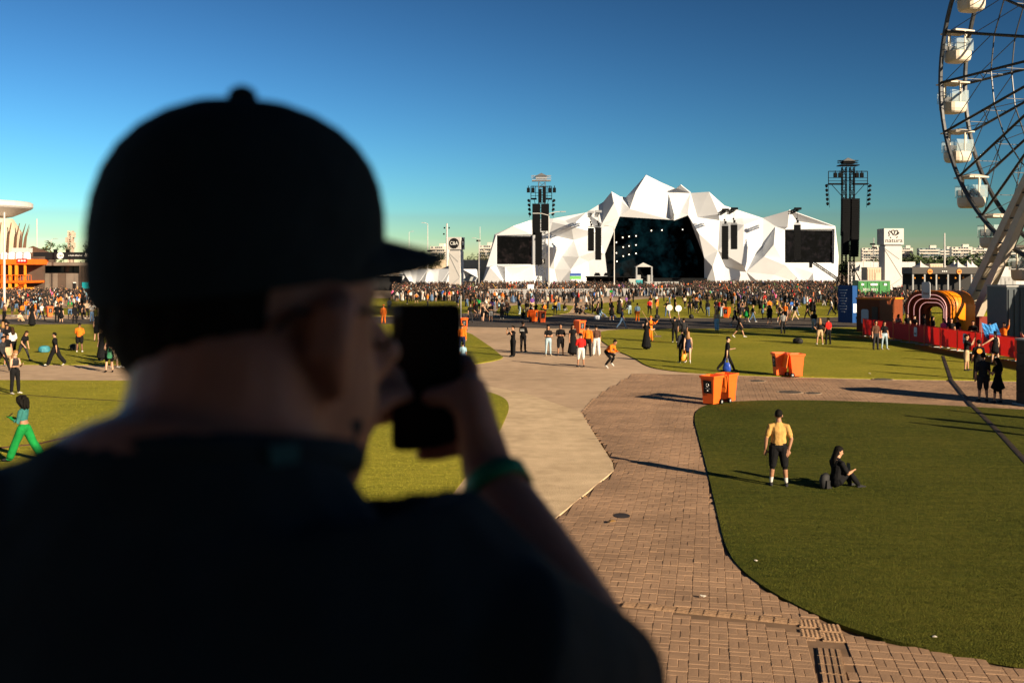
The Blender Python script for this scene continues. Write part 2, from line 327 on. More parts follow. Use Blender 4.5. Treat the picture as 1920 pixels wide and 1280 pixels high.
def skeleton(pose, fit):
    """returns list of tubes (pts, radii, tags, ref) in a frame that faces -Y, and the head matrix"""
    P = dict(lean=0, legs=((0, 3, 2), (0, 3, 2)), arms=(((.16, .02, -1), (.06, .2, -1)),) * 2, hyaw=0, hpitch=0, twist=0, tilt=0); P.update(pose)
    O = dict(sleeve=.45, leg='trousers', skirt=0, build=1.0, crop=0, fem=0, sock=0, bare=0, belly=0, detail=0, glove=0); O.update(fit)
    B = O['build']; T = []
    fwd = Vector((0, -1, 0)); sh = .185 if not O['fem'] else .165; hip = .095
    pel = Vector((0, 0, .95)); Rm = Matrix.Rotation(R(P['twist']), 4, 'Z') @ Matrix.Rotation(R(P['tilt']), 4, 'Y') @ Matrix.Rotation(R(P['lean']), 4, 'X')
    up = lambda x, y, z: pel + (Rm @ Vector((x, y, z - .95)))
    uf = (Rm @ Vector((0, -1, 0)))
    be = O['belly']
    wa = (.128 if O['fem'] else .15) * B; wb = (.092 if O['fem'] else .105) * B + be
    tt = [BOT, BOT, TOP, TOP, TOP, TOP, SK, SK]
    if O['crop']: tt = [BOT, BOT, SK, TOP, TOP, SK if O['bare'] else TOP, SK, SK]
    elif O['bare']: tt = [BOT, BOT, TOP, TOP, TOP, SK, SK, SK]
    if O['skirt']: tt[0] = BOT
    if O.get('onepiece'): tt = [TOP, TOP] + tt[2:]
    tp = [up(0, 0, .84), up(0, 0, .90), up(0, -be * .3, .985), up(0, -be * .5, 1.12), up(0, -.012, 1.28), up(0, -.005, 1.375), up(0, .004, 1.432), up(0, 0, 1.475), up(0, -.008, 1.545)]
    tr = [(.12 * B, .10 * B), (.168 * B, .118 * B), (.165 * B, .115 * B + be * .6), (wa, wb), (.172 * B if not O['fem'] else .15 * B, .125 * B if not O['fem'] else .13 * B), (sh * .84 * B, .102 * B), (sh * .60, .078), (.068, .066), (.058, .062)]
    T.append((tp, tr, tt, uf))
    # head
    nk = up(0, -.008, 1.538); H = Matrix.Translation(nk) @ Matrix.Scale(1.06, 4) @ (Rm.to_3x3().to_4x4()) @ Matrix.Rotation(R(P['hyaw']), 4, 'Z') @ Matrix.Rotation(R(P['hpitch']), 4, 'X')
    h = lambda x, y, z: H @ Vector((x, y, z)); hf = (H.to_3x3() @ Vector((0, -1, 0)))
    T.append(([h(0, -.048, -.022), h(0, -.035, .02), h(0, -.01, .075), h(0, 0, .125), h(0, .004, .165), h(0, .004, .192)],
              [(.03, .03), (.052, .062), (.07, .088), (.076, .096), (.066, .083), (.034, .045)], [SK] * 5, hf))
    T.append(([h(0, -.09, .085), h(0, -.108, .062), h(0, -.095, .05)], [(.009, .009), (.014, .012), (.012, .01)], [SK, SK], hf))
    for s in (-1, 1): T.append(([h(s * .072, .012, .095), h(s * .082, .014, .075), h(s * .074, .006, .05)], [(.011, .018)] * 3, [SK, SK], Vector((0, 0, 1)) + hf * .1))
    J = {}
    # arms
    for s, (ud, fd) in zip((1, -1), P['arms']):
        dv = lambda d: (Rm.to_3x3() @ Vector((s * d[0], -d[1], d[2]))).normalized()
        S = up(s * sh * .97 * B ** .3, .005, 1.372); E = S + dv(ud) * .285; Wr = E + dv(fd) * .25
        L = .535; c = O['sleeve'] * L; ap = []; ar = []; at = []
        def pt(q): return S.lerp(E, q / .285) if q <= .285 else E.lerp(Wr, (q - .285) / .25)
        def rd(q): return np.interp(q, [0, .1, .285, .33, .535], [.056 * B, .052 * B, .043, .044, .028])
        qs = sorted(set([0, .1, .2, .285, .4, .535] + ([c - .012, c] if c > 0 else [])))
        for i, q in enumerate(qs):
            loose = .012 + .006 * (q > .2) if c > 0 and q <= c - .006 else 0
            ap.append(pt(q)); ar.append((rd(q) + loose,) * 2)
            if i: at.append((TOP if O['sleeve'] > 0 and (q + qs[i - 1]) / 2 < c else (ALT if O['glove'] and q > .3 else SK)))
        ap.insert(0, up(s * sh * .4, .0, 1.398)); ar.insert(0, (.055 * B, .055 * B)); at.insert(0, TOP if O['sleeve'] > 0 else (SK if O['bare'] else TOP))
        T.append((ap, ar, at, uf if abs(dv(ud).dot(uf)) < .8 else Vector((0, 0, 1))))
        d = dv(fd); side = d.cross(uf); side = side.normalized() if side.length > .2 else Vector((1, 0, 0)); nrm = side.cross(d)
        gl = ALT if O['glove'] else SK
        # hand: palm, fingers, thumb
        k1 = Wr + d * .045; k2 = Wr + d * .09
        T.append(([Wr - d * .01, k1, k2], [(.026, .02), (.04, .017), (.038, .014)], [gl, gl], nrm))
        curl = (d * .8 + nrm * .45).normalized(); 
        if O['detail']:
            for i, fl in enumerate((.068, .078, .073, .058)):
                b0 = k2 + side * (.03 - i * .02); T.append(([b0 - d * .01, b0 + d * fl * .5, b0 + d * fl * .5 + curl * fl * .5], [(.0095,) * 2, (.009,) * 2, (.0075,) * 2], [gl, gl], nrm))
        else: T.append(([k2 - d * .01, k2 + d * .03, k2 + d * .03 + curl * .04], [(.036, .014), (.034, .013), (.026, .011)], [gl, gl], nrm))
        T.append(([Wr + d * .02 + side * .02, Wr + d * .05 + side * .05, Wr + d * .085 + side * .055], [(.013,) * 2, (.012,) * 2, (.009,) * 2], [gl, gl], nrm))
        J[s] = Wr + d * .1
    # legs
    legk = O['leg']
    for s, (th, ab, kn) in zip((1, -1), P['legs']):
        def dirv(pitch): return (Matrix.Rotation(R(s * -ab), 3, 'Y') @ Vector((0, -sin(R(pitch)), -cos(R(pitch))))).normalized()
        Hj = pel + Vector((s * hip, 0, -.02)); K = Hj + dirv(th) * .43; A = K + dirv(th - kn) * .42
        ex = {'trousers': (.012, .02), 'wide': (.03, .062), 'tight': (.004, .004), 'shorts': (.02, .035), 'bare': (0, 0), 'knee': (.016, .03)}[legk]
        end = {'trousers': .84, 'wide': .86, 'tight': .84, 'shorts': .36, 'bare': .10, 'knee': .47}[legk]
        qs = sorted(set([0, .12, .25, .43, .55, .7, .82, end - .012, end]))
        lp = []; lr = []; lt = []
        for i, q in enumerate(qs):
            if q > .85: continue
            p = Hj.lerp(K, q / .43) if q <= .43 else K.lerp(A, (q - .43) / .42)
            r0 = np.interp(q, [0, .12, .43, .55, .85], [.095 * B, .088 * B, .056, .057, .036]); e = np.interp(q, [0, end], ex) if q <= end - .006 else 0
            lp.append(p); lr.append((r0 + e, r0 + e))
            if i: lt.append(BOT if q <= end + 1e-6 else (ALT if O['sock'] and q > .85 - O['sock'] else SK))
        T.append((lp, lr, lt, fwd if abs(dirv(th).dot(fwd)) < .85 else Vector((0, 0, 1))))
        fp = th - kn; ff = Vector((s * .12, -1, 0)).normalized() if abs(fp) < 65 else (Matrix.Rotation(R(fp), 3, 'X') @ fwd)
        if -65 < fp < -20: ff = (fwd * .8 + Vector((0, 0, -.6))).normalized()
        if fp > 65: ff = Vector((0, -.35, .9)).normalized()
        hl = A - ff * .05; dn = Vector((0, 0, -1)) if abs(fp) < 65 else dirv(fp)
        T.append(([A, A + dn * .04], [(.042, .042), (.04, .05)], [SHOE], fwd))
        T.append(([hl + dn * .045, A + dn * .04 + ff * .06, A + dn * .052 + ff * .13, A + dn * .056 + ff * .19], [(.036, .04), (.041, .042), (.044, .032), (.034, .024)], [SHOE] * 3, -dn))
    if O['skirt']:
        z1 = .93 - O['skirt']; w = O.get('flare', .1)
        T.append(([pel + Vector((0, 0, .05)), pel + Vector((0, 0, -.08)), pel + Vector((0, 0, -O['skirt']))], [(.15 * B, .115 * B), (.185 * B, .14 * B), (.19 * B + w, .15 * B + w)], [BOT] * 2, fwd))
    lo = min((p.z - .75 * min(r)) for pts, rad, tg, rf in T for p, r in zip(pts, rad))
    return T, H, lo, J
def body_mesh(name, pose, fit, voxel=.02, n=12, smooth=2):
    T, H, lo, J = skeleton(pose, fit); v = []; f = []
    for pts, rad, tg, rf in T: tube_mesh(v, f, [Vector(p) for p in pts], [rr(r) for r in rad], rf, n)
    me = remesh(name, v, f, voxel, smooth); assign(me, T)
    off = Vector((0, 0, -lo)); me.transform(Matrix.Translation(off)); H = Matrix.Translation(off) @ H
    return me, H, {k: p + off for k, p in J.items()}
def remesh(name, v, f, voxel, smooth):
    m0 = bpy.data.meshes.new('tmp'); m0.from_pydata([tuple(p) for p in v], [], f)
    b = bmesh.new(); b.from_mesh(m0); bmesh.ops.recalc_face_normals(b, faces=b.faces); b.to_mesh(m0); b.free()
    o = bpy.data.objects.new('tmp', m0); COL.objects.link(o)
    md = o.modifiers.new('r', 'REMESH'); md.mode = 'VOXEL'; md.voxel_size = voxel; md.use_smooth_shade = True
    ms = o.modifiers.new('s', 'SMOOTH'); ms.iterations = smooth; ms.factor = .5
    dg = bpy.context.evaluated_depsgraph_get(); me = bpy.data.meshes.new_from_object(o.evaluated_get(dg)); me.name = name
    bpy.data.objects.remove(o); bpy.data.meshes.remove(m0); return me
def assign(me, T):
    n = len(me.polygons); c = np.empty(n * 3); me.polygons.foreach_get('center', c); c = c.reshape(-1, 3)
    best = np.full(n, 1e9); idx = np.zeros(n, dtype=np.int32)
    for pts, rad, tg, rf in T:
        for i in range(len(pts) - 1):
            a = np.array(pts[i]); b = np.array(pts[i + 1]); d = b - a; L2 = d @ d
            if L2 < 1e-9: continue
            t = (c - a) @ d / L2; tc = np.clip(t, 0, 1); q = c - (a + tc[:, None] * d)
            ax = Vector(d).normalized(); u = rf.cross(ax); u = u.normalized() if u.length > 1e-4 else Vector((1, 0, 0)); w = ax.cross(u).normalized()
            r0 = np.array(rr(rad[i])); r1 = np.array(rr(rad[i + 1])); rA = r0[0] + (r1[0] - r0[0]) * tc; rB = r0[1] + (r1[1] - r0[1]) * tc
            qu = q @ np.array(u); qv = q @ np.array(w); qa = q @ np.array(ax)
            e = np.sqrt((qu / rA) ** 2 + (qv / rB) ** 2 + (qa / np.minimum(rA, rB)) ** 2); s = (e - 1) * np.minimum(rA, rB)
            m = s < best; best[m] = s[m]; idx[m] = tg[i]
    me.polygons.foreach_set('material_index', idx); me.update()
# hair and headwear in head coordinates (face towards -Y, origin at the neck)
def blob(prof, back, name, n=14, jitter=.004, seed=1):
    """rings (z, yoff, rx, ry)"""
    r = random.Random(seed); s = MB(); k = 0
    for z, yo, rx, ry in prof:
        for j in range(n):
            a = 2 * pi * j / n; q = 1 + r.uniform(-1, 1) * jitter / max(rx, .02)
            s.v.append((rx * cos(a) * q, yo + ry * sin(a) * q, z + r.uniform(-1, 1) * jitter))
    for i in range(len(prof) - 1):
        for j in range(n): a = i * n + j; b = i * n + (j + 1) % n; s.f.append((a, b, b + n, a + n))
    s.f.append(tuple(reversed(range(n)))); e = (len(prof) - 1) * n; s.f.append(tuple(e + j for j in range(n)))
    me = s.mesh(name)
    if jitter < .02: me.shade_smooth()
    return me
HAIR = {
 'short': blob([(.045, .055, .058, .045), (.08, .035, .077, .072), (.125, .012, .083, .094), (.165, .008, .075, .093), (.192, .005, .055, .066), (.207, .006, .02, .03)], 0, 'hair', seed=2),
 'buzz': blob([(.06, .05, .06, .045), (.09, .03, .076, .072), (.13, .010, .080, .092), (.172, .006, .072, .089), (.2, .005, .05, .062), (.218, .005, .016, .02)], 0, 'hair', jitter=.001, seed=3),
 'long': blob([(-.20, .085, .085, .03), (-.12, .085, .10, .045), (-.03, .07, .095, .058), (.04, .05, .09, .07), (.09, .03, .087, .085), (.135, .012, .087, .1), (.172, .008, .076, .092), (.2, .005, .05, .06), (.212, .005, .02, .02)], 0, 'hair', jitter=.008, seed=4),
 'tail': blob([(-.14, .13, .02, .02), (-.02, .13, .035, .03), (.06, .11, .04, .04), (.085, .05, .07, .065), (.13, .012, .082, .095), (.17, .008, .073, .09), (.2, .005, .045, .05)], 0, 'hair', jitter=.005, seed=5),
 'curly': blob([(-.13, .06, .07, .05), (-.08, .055, .13, .09), (0, .05, .155, .11), (.07, .045, .16, .125), (.13, .03, .15, .135), (.18, .02, .12, .115), (.22, .015, .08, .08), (.235, .01, .03, .03)], 0, 'hair', n=26, jitter=.026, seed=6),
}
_c = MB(); _n = 16
_pr = [(.118, .005, .083, .1), (.15, .004, .084, .1), (.18, .004, .072, .088), (.2, .003, .045, .055), (.208, .003, .01, .012)]
for z, yo, rx, ry in _pr:
    for j in range(_n): a = 2 * pi * j / _n; _c.v.append((rx * cos(a), yo + ry * sin(a), z))
for i in range(len(_pr) - 1):
    for j in range(_n): a = i * _n + j; b = i * _n + (j + 1) % _n; _c.f.append((a, b, b + _n, a + _n))
_c.f.append(tuple(range(_n))); _br = [(-.075, -.06), (-.066, -.12), (-.04, -.16), (0, -.175), (.04, -.16), (.066, -.12), (.075, -.06)]
_c.prism(_br, .113, .121); HAIR['cap'] = _c.mesh('cap'); HAIR['cap'].shade_smooth()
EYE = MB().lathe([(.001, -.006), (.008, -.004), (.008, .004), (.001, .006)], 8).mesh('eye')
SKINS = [mat('skin_%d' % i, c, .55, var=.08, scale=9) for i, c in enumerate([(.42, .22, .13), (.30, .15, .085), (.17, .08, .045), (.50, .29, .19), (.085, .042, .026)])]
HCOL = [mat('hair_black', (.006, .005, .004), .8, spec=.12, bump=1.0, bscale=30), mat('hair_brown', (.03, .015, .008), .8, spec=.12, bump=1.0, bscale=30), mat('hair_blond', (.26, .13, .045), .5), mat('hair_ginger', (.16, .05, .018), .5)]
CLO = {}
def cloth(nm):
    cols = dict(black=(.008, .008, .009), charcoal=(.025, .025, .028), white=(.55, .53, .50), grey=(.22, .22, .22), orange=(.72, .16, .015), red=(.5, .018, .015), yellow=(.60, .36, .06), tan=(.46, .27, .085),
                green=(.01, .22, .045), lime=(.008, .19, .04), blue=(.03, .12, .42), lightblue=(.28, .45, .55), denim=(.07, .12, .21), paledenim=(.28, .38, .44), beige=(.42, .29, .17), brown=(.09, .045, .03), pink=(.65, .10, .25), navy=(.012, .018, .05), olive=(.08, .085, .03), teal=(.03, .14, .13), purple=(.12, .05, .2), cream=(.44, .35, .25))
    if nm not in CLO: CLO[nm] = mat('cloth_' + nm, cols[nm], .9, var=.22, scale=6, bump=1.0, bscale=11, spec=.1)
    return CLO[nm]
POSES = {
 'stand': dict(), 
 'relax': dict(legs=((6, 5, 8), (-2, 4, 0)), arms=(((.2, .05, -1), (.05, .35, -1)), ((.18, -.05, -1), (.0, .25, -1))), hyaw=15),
 'walk': dict(lean=4, legs=((26, 1, 6), (-22, 1, 18)), arms=(((.14, -.4, -1), (.04, -.05, -1)), ((.14, .35, -1), (0, .7, -1)))),
 'walk2': dict(lean=3, legs=((-16, 1, 24), (20, 1, 4)), arms=(((.14, .3, -1), (0, .6, -1)), ((.14, -.3, -1), (.04, 0, -1)))),
 'phone': dict(hpitch=18, legs=((3, 4, 4), (0, 4, 0)), arms=(((.18, .25, -1), (-.35, .9, .35)), ((.18, .2, -1), (-.3, .9, .1)))),
 'phonewalk': dict(lean=5, hpitch=22, legs=((30, 2, 4), (-24, 2, 12)), arms=(((.2, .2, -1), (-.4, .85, .3)), ((.2, .25, -1), (-.45, .85, .15)))),
 'folded': dict(arms=(((.2, .2, -1), (-.85, .5, .12)), ((.2, .2, -1), (-.85, .5, .05)))),
 'photo': dict(arms=(((.3, .75, -.35), (-.35, .35, .9)), ((.3, .75, -.35), (-.35, .35, .9))), legs=((4, 5, 0), (-3, 5, 0))),
 'raise': dict(arms=(((.4, .2, .9), (.1, .15, 1)), ((.18, 0, -1), (.05, .3, -1)))),
 'akimbo': dict(arms=(((.75, -.1, -.75), (-.65, .35, -.6)), ((.75, -.1, -.75), (-.65, .35, -.6))), legs=((0, 7, 0), (0, 7, 0))),
 'sit': dict(lean=12, legs=((128, 12, 90), (124, 14, 84)), arms=(((.25, .5, -.8), (-.4, .8, -.1)), ((.25, .5, -.8), (-.4, .8, -.1))), hpitch=4),
 'sit2': dict(lean=-8, legs=((88, 6, 2), (122, 10, 80)), arms=(((.35, -.5, -.9), (.1, -.1, -1)), ((.3, .4, -.8), (-.3, .8, 0)))),
 'crouch': dict(lean=48, legs=((62, 8, 95), (42, 8, 80)), arms=(((.2, .8, -.5), (-.5, .6, .55)), ((.2, .8, -.5), (-.5, .6, .55))), hpitch=-30),
 'pole': dict(arms=(((.3, .6, -.4), (.1, .6, .7)), ((.4, .45, -.6), (.3, .8, .1))), legs=((3, 5, 0), (-2, 5, 0))),
 'reach': dict(arms=(((.8, .1, -.55), (.7, .3, -.5)), ((.18, 0, -1), (.05, .3, -1))), legs=((6, 4, 4), (-4, 4, 0)), hyaw=-15),
 'hold': dict(legs=((18, 1, 6), (-14, 1, 14)), arms=(((.55, -.05, -.8), (.6, .2, -.5)), ((.18, .1, -1), (.05, .4, -1)))),
 'carry': dict(lean=4, legs=((28, 1, 5), (-26, 1, 16)), arms=(((.2, .25, -1), (-.15, .9, .25)), ((.2, -.12, -1), (.1, .0, -1)))),
 'bend': dict(lean=22, legs=((26, 2, 4), (-26, 3, 22)), arms=(((.15, .3, -1), (-.1, .7, -.7)), ((.15, .2, -1), (-.2, .8, -.4)))),
}
FITS = {
 'tee': dict(), 'teeshorts': dict(leg='shorts', sleeve=.42, sock=0), 'long': dict(sleeve=.97), 'tank': dict(sleeve=0, bare=1, fem=1), 'tankshorts': dict(sleeve=0, bare=1, fem=1, leg='shorts'),
 'fem': dict(fem=1, leg='tight', sleeve=.3), 'femwide': dict(fem=1, leg='wide', sleeve=0, bare=1, crop=1), 'skirt': dict(fem=1, leg='bare', sleeve=.25, skirt=.36), 'dress': dict(fem=1, leg='bare', sleeve=.2, skirt=.8, flare=.13),
 'mini': dict(fem=1, leg='bare', sleeve=0, bare=1, skirt=.27, flare=.02), 'big': dict(build=1.16, belly=.04, leg='shorts'), 'hoodie': dict(sleeve=.98, build=1.12), 'wide': dict(leg='wide', sleeve=.5, build=1.06), 'knee': dict(leg='knee', sleeve=.5, build=1.05),
}
BODY = {}
def get_body(pose, fit, voxel):
    k = (pose, fit, voxel)
    if k not in BODY: BODY[k] = body_mesh('body', POSES[pose], FITS[fit], voxel)
    return BODY[k]
PEOPLE = []
def person(px, py, head, pose, fit, hair, top, bot, label, skin=0, hc=0, shoe='charcoal', alt=None, h=1.72, voxel=None, group=None, cat='person', loc=None, shadow=True, eyes=False):
    """head = direction faced in degrees: 0 to the camera, 90 to the photo's right, 180 away"""
    p = loc if loc is not None else G(px, py)
    if voxel is None: voxel = .013 if p.y < 42 else (.019 if p.y < 75 else .026)
    me, H, J = get_body(pose, fit, voxel)
    o = bpy.data.objects.new('person', me); COL.objects.link(o); tag(o, label, cat, group)
    while len(me.materials) < 5: me.materials.append(None)
    ms = (SKINS[skin], cloth(top), cloth(bot), cloth(shoe), cloth(alt) if alt else SKINS[skin])
    for s, m in zip(o.material_slots, ms): s.link = 'OBJECT'; s.material = m
    k = h / 1.78; o.location = p; o.rotation_euler[2] = R(head); o.scale = (k, k, k)
    if hair:
        hm = HAIR[hair.split(':')[0]]; ho = bpy.data.objects.new('cap' if hair.startswith('cap') else 'hair', hm); COL.objects.link(ho); ho.parent = o; ho.matrix_local = H
        while len(hm.materials) < 1: hm.materials.append(None)
        ho.material_slots[0].link = 'OBJECT'; ho.material_slots[0].material = cloth(hair.split(':')[1]) if ':' in hair else HCOL[hc]
        if hair.startswith('cap'):
            h2 = bpy.data.objects.new('hair', HAIR['buzz']); COL.objects.link(h2); h2.parent = o; h2.matrix_local = H @ Matrix.Scale(.985, 4)
            while len(HAIR['buzz'].materials) < 1: HAIR['buzz'].materials.append(None)
            h2.material_slots[0].link = 'OBJECT'; h2.material_slots[0].material = HCOL[hc]
    if eyes:
        for s in (-1, 1):
            e = bpy.data.objects.new('eye', EYE); COL.objects.link(e); e.parent = o; e.matrix_local = H @ Matrix.Translation((s * .031, -.083, .1)) @ Matrix.Rotation(R(90), 4, 'X')
            if not EYE.materials: EYE.materials.append(HCOL[0])
    PEOPLE.append(o); o['_j'] = 0; del o['_j']
    return o, {s: o.matrix_basis @ q for s, q in J.items()}
# ------------------------------------------------------------------ the main stage
M_white = mat('stage_white', (.53, .56, .60), .65, var=.03, scale=.3, spec=.25)
M_black = mat('black_steel', (.0045, .005, .006), .8, var=.2, spec=.06)
M_dark = mat('stage_black', (.006, .007, .008), .9, var=.3, scale=.2, spec=.1)
M_steel = mat('galvanised_steel', (.34, .35, .36), .45, .7, var=.15)
M_wpaint = mat('white_paint', (.50, .49, .475), .55, var=.05, scale=.6)
M_greyp = mat('grey_paint', (.30, .31, .31), .6, var=.1)
def screen_mat(name, seed, cols, scale, strength):
    m = bpy.data.materials.new(name); m.use_nodes = True; n = m.node_tree.nodes; l = m.node_tree.links; b = n['Principled BSDF']
    b.inputs['Base Color'].default_value = (.002, .0023, .0026, 1); b.inputs['Roughness'].default_value = .6; b.inputs['Specular IOR Level'].default_value = 0.02
    tc = n.new('ShaderNodeTexCoord'); mp = n.new('ShaderNodeMapping'); mp.inputs['Location'].default_value = (seed, seed * .7, 0); l.new(tc.outputs['Object'], mp.inputs[0])
    no = n.new('ShaderNodeTexNoise'); no.inputs['Scale'].default_value = scale; no.inputs['Detail'].default_value = 8; no.inputs['Roughness'].default_value = .7; l.new(mp.outputs[0], no.inputs[0])
    cr = n.new('ShaderNodeValToRGB'); l.new(no.outputs[0], cr.inputs[0]); e = cr.color_ramp
    e.elements[0].position = .45; e.elements[0].color = (0, 0, 0, 1); e.elements[1].position = .8; e.elements[1].color = (*cols[-1], 1)
    for i, c in enumerate(cols[:-1]): x = e.elements.new(.52 + i * .08); x.color = (*c, 1)
    l.new(cr.outputs[0], b.inputs['Emission Color']); b.inputs['Emission Strength'].default_value = strength
    return m
DS = 295.0
S0 = W(1240, 534, DS); S0.z = 0
stage = empty('concert_stage', S0, 0, 'huge white faceted concert stage with black opening behind the crowd', 'stage')
def SW(px, py, dz): p = W(px, py, DS) ; p = p - S0; return Vector((p.x, dz * (.42 if -9 < dz < 7 else 1), p.z if py < 533.5 else 0))
OUT = [(903, 534, 0), (912, 500, 2), (927, 439, 3), (962, 424, -1), (996, 412, 4), (1038, 409, 5), (1100, 398, 3), (1132, 378, 4), (1146, 360, -3), (1164, 368, 4), (1175, 369, 5), (1210, 329, -4), (1240, 341, 3), (1270, 353, 6), (1275, 348, -3), (1297, 361, 5), (1329, 360, -1), (1359, 385, 2), (1434, 408, 6), (1477, 395, -4), (1568, 425, 2), (1576, 481, 4), (1570, 534, 0),
       (1525, 534, -2), (1510, 534, 3), (1428, 534, -1), (1415, 534, 3), (1353, 534, 2), (1342, 534, -3), (1321, 534, 1), (1321, 483, 1), (1290, 403, 0), (1264, 413, 1), (1258, 412, 1), (1162, 406, 1), (1134, 476, 0), (1141, 534, 1), (1108, 534, 3), (1072, 534, -4), (1046, 534, 3), (1000, 534, 0), (948, 534, -3)]
H1 = [(930, 441, 1), (999, 440, 1), (999, 497, 1), (930, 497, 1)]; H2 = [(1472, 430, 1), (1566, 429, 1), (1565, 494, 1), (1472, 494, 1)]
INN = [(947, 501, -4), (958, 519, 2), (919, 501, -5), (1035, 417, -3), (1070, 425, -8), (1060, 413, 3), (1030, 440, 0), (1054, 480, 2), (1036, 465, -5), (1076, 450, 3), (1120, 437, 3), (1128, 420, -2), (1149, 382, -8), (1180, 392, -2), (1166, 376, 2), (1190, 361, -5), (1256, 402, 2), (1085, 482, -4), (1040, 505, 3), (1070, 505, -1), (1103, 490, 2), (1118, 470, -3), (1215, 372, 1),
       (1256, 361, 6), (1262, 402, -4), (1277, 398, 3), (1309, 407, 3), (1308, 438, -4), (1346, 402, -3), (1351, 413, 3), (1390, 423, -8), (1394, 407, 4), (1390, 497, -5), (1417, 479, 3), (1430, 481, -4), (1446, 459, -7), (1432, 463, 3), (1456, 424, 3), (1463, 439, 0), (1497, 414, 4), (1476, 426, -1), (1470, 498, -5), (1525, 512, 1), (1345, 470, -2), (1362, 500, 3), (1334, 500, -4), (1400, 510, 1), (1450, 515, -2)]
allv = OUT + H1 + H2 + INN; nO = len(OUT)
edges = [(i, (i + 1) % nO) for i in range(nO)] + [(nO + i, nO + (i + 1) % 4) for i in range(4)] + [(nO + 4 + i, nO + 4 + (i + 1) % 4) for i in range(4)]
vc, ec, fc, ov, oe, of = geometry.delaunay_2d_cdt([Vector((a, -b)) for a, b, c in allv], edges, [], 0, 1e-4)
dep = {}
for i, src in enumerate(ov):
    dep[i] = allv[src[0]][2] if src else 0
po = [(a, -b) for a, b, c in OUT]; ph1 = [(a, -b) for a, b, c in H1]; ph2 = [(a, -b) for a, b, c in H2]
for f in fc:
    c = sum((vc[i] for i in f), Vector((0, 0))) / len(f)
    if not inside(c, po) or inside(c, ph1) or inside(c, ph2): continue
    P3 = [SW(vc[i].x, -vc[i].y, dep[i]) for i in f]
    n = (P3[1] - P3[0]).cross(P3[2] - P3[0]); n.normalize()
    if n.y > 0: n = -n
    MB().slab(P3, -n, .25).build('panel', M_white, stage)
# hull behind the panels
hull = MB(); k = 0
outl = [SW(a, b, 0) for a, b, c in OUT[:23]]
for a, b in zip(outl, outl[1:]):
    hull.add([a + Vector((0, 7, -.5)), b + Vector((0, 7, -.5)), b + Vector((0, 40, -3)), a + Vector((0, 40, -3))], [(0, 1, 2, 3)])
hull.build('rear_roof', M_white, stage)
# the black opening: back wall, wings, deck
op = MB(); o1 = [SW(x, y, 0) for x, y in ((1150, 404), (1296, 402), (1326, 483), (1326, 534), (1128, 534), (1128, 476))]
for i in range(6):
    a, b = o1[i], o1[(i + 1) % 6]; op.add([a + Vector((0, 1.6, 0)), b + Vector((0, 1.6, 0)), b + Vector((0, 16, 0)), a + Vector((0, 16, 0))], [(0, 1, 2, 3)])
op.build('stage_house', M_dark, stage)
bw = [p + Vector((0, 15.5, 0)) for p in o1]
MB().add(bw, [tuple(range(6))]).build('back_wall', screen_mat('stage_screen', 3, [(.001, .006, .008), (.003, .018, .022), (.012, .04, .04)], .12, .35), stage)
MB().box((-2, 5, 1.0), (30, 14, 2.0)).build('deck', M_dark, stage)
lamp_m = mat('stage_lamp_glow', (1, .93, .78), emit=1.0)
for a, b in ((1157, 454), (1169, 445), (1181, 443), (1194, 442), (1157, 474), (1170, 463), (1181, 461), (1194, 459), (1158, 490), (1170, 480), (1181, 477), (1194, 475), (1282, 430), (1243, 431), (1223, 432)):
    p = SW(a, b, 4); s = MB().box((0, .5, 0), (.9, .5, .9)); lo = s.build('stage_lamp', M_black, stage, p)
    MB().lathe([(.17, -.05), (.17, .05)], 10).build('lens', lamp_m, lo, (0, .2, 0)).rotation_euler[0] = R(90)
def truss(s, a, b, w, n, r=.05):
    a, b = Vector(a), Vector(b); d = (b - a).normalized(); u = d.cross(Vector((0, 1, 0))) if abs(d.y) < .9 else d.cross(Vector((1, 0, 0))); u.normalize(); v = d.cross(u)
    cs = [u * (w / 2) + v * (w / 2), -u * (w / 2) + v * (w / 2), -u * (w / 2) - v * (w / 2), u * (w / 2) - v * (w / 2)]
    for c in cs: s.beam(a + c, b + c, r)
    for i in range(n):
        p = a.lerp(b, i / n); q = a.lerp(b, (i + 1) / n)
        for k in range(4):
            c1, c2 = cs[k], cs[(k + 1) % 4]
            if i % 2: c1, c2 = c2, c1
            s.beam(p + c1, q + c2, r * .6); s.beam(p + cs[k], p + cs[(k + 1) % 4], r * .6)
    return s
def line_array(parent, name, x, y, z1, z0, w, d, n, curve=0.0):
    """stack of loudspeaker boxes hung from z1 down to z0"""
    s = MB(); h = (z1 - z0) / n
    for i in range(n): s.box((x, y + curve * (i / n) ** 2, z1 - (i + .5) * h), (w, d, h * .93))
    s.box((x, y + .1, (z1 + z0) / 2), (w * .8, d * .7, z1 - z0))
    return s.build(name, M_black, parent)
# side screens
for hh, nm, sd, cols in ((H1, 'video_screen', 1.3, [(.004, .003, .003), (.02, .012, .01), (.10, .06, .05)]), (H2, 'video_screen', 8.1, [(.004, .004, .005), (.02, .014, .014), (.09, .04, .035)])):
    a, b = SW(hh[0][0], hh[0][1], 0), SW(hh[2][0], hh[2][1], 0); c = (a + b) / 2
    scn = MB().box((0, 0, 0), (b.x - a.x - .3, .4, a.z - b.z - .3)).build('video_screen', screen_mat('side_screen_%d' % int(sd), sd, cols, .55, .3), stage, (c.x, 1.6, c.z))
    fr = MB(); w, h_ = b.x - a.x, a.z - b.z
    for dx, dz, sx, sz in ((0, h_ / 2, w + .5, .5), (0, -h_ / 2, w + .5, .5), (-w / 2, 0, .5, h_ - .5), (w / 2, 0, .5, h_ - .5)): fr.box((dx, -.25, dz), (sx, .6, sz))
    fr.build('screen_frame', M_white, scn)
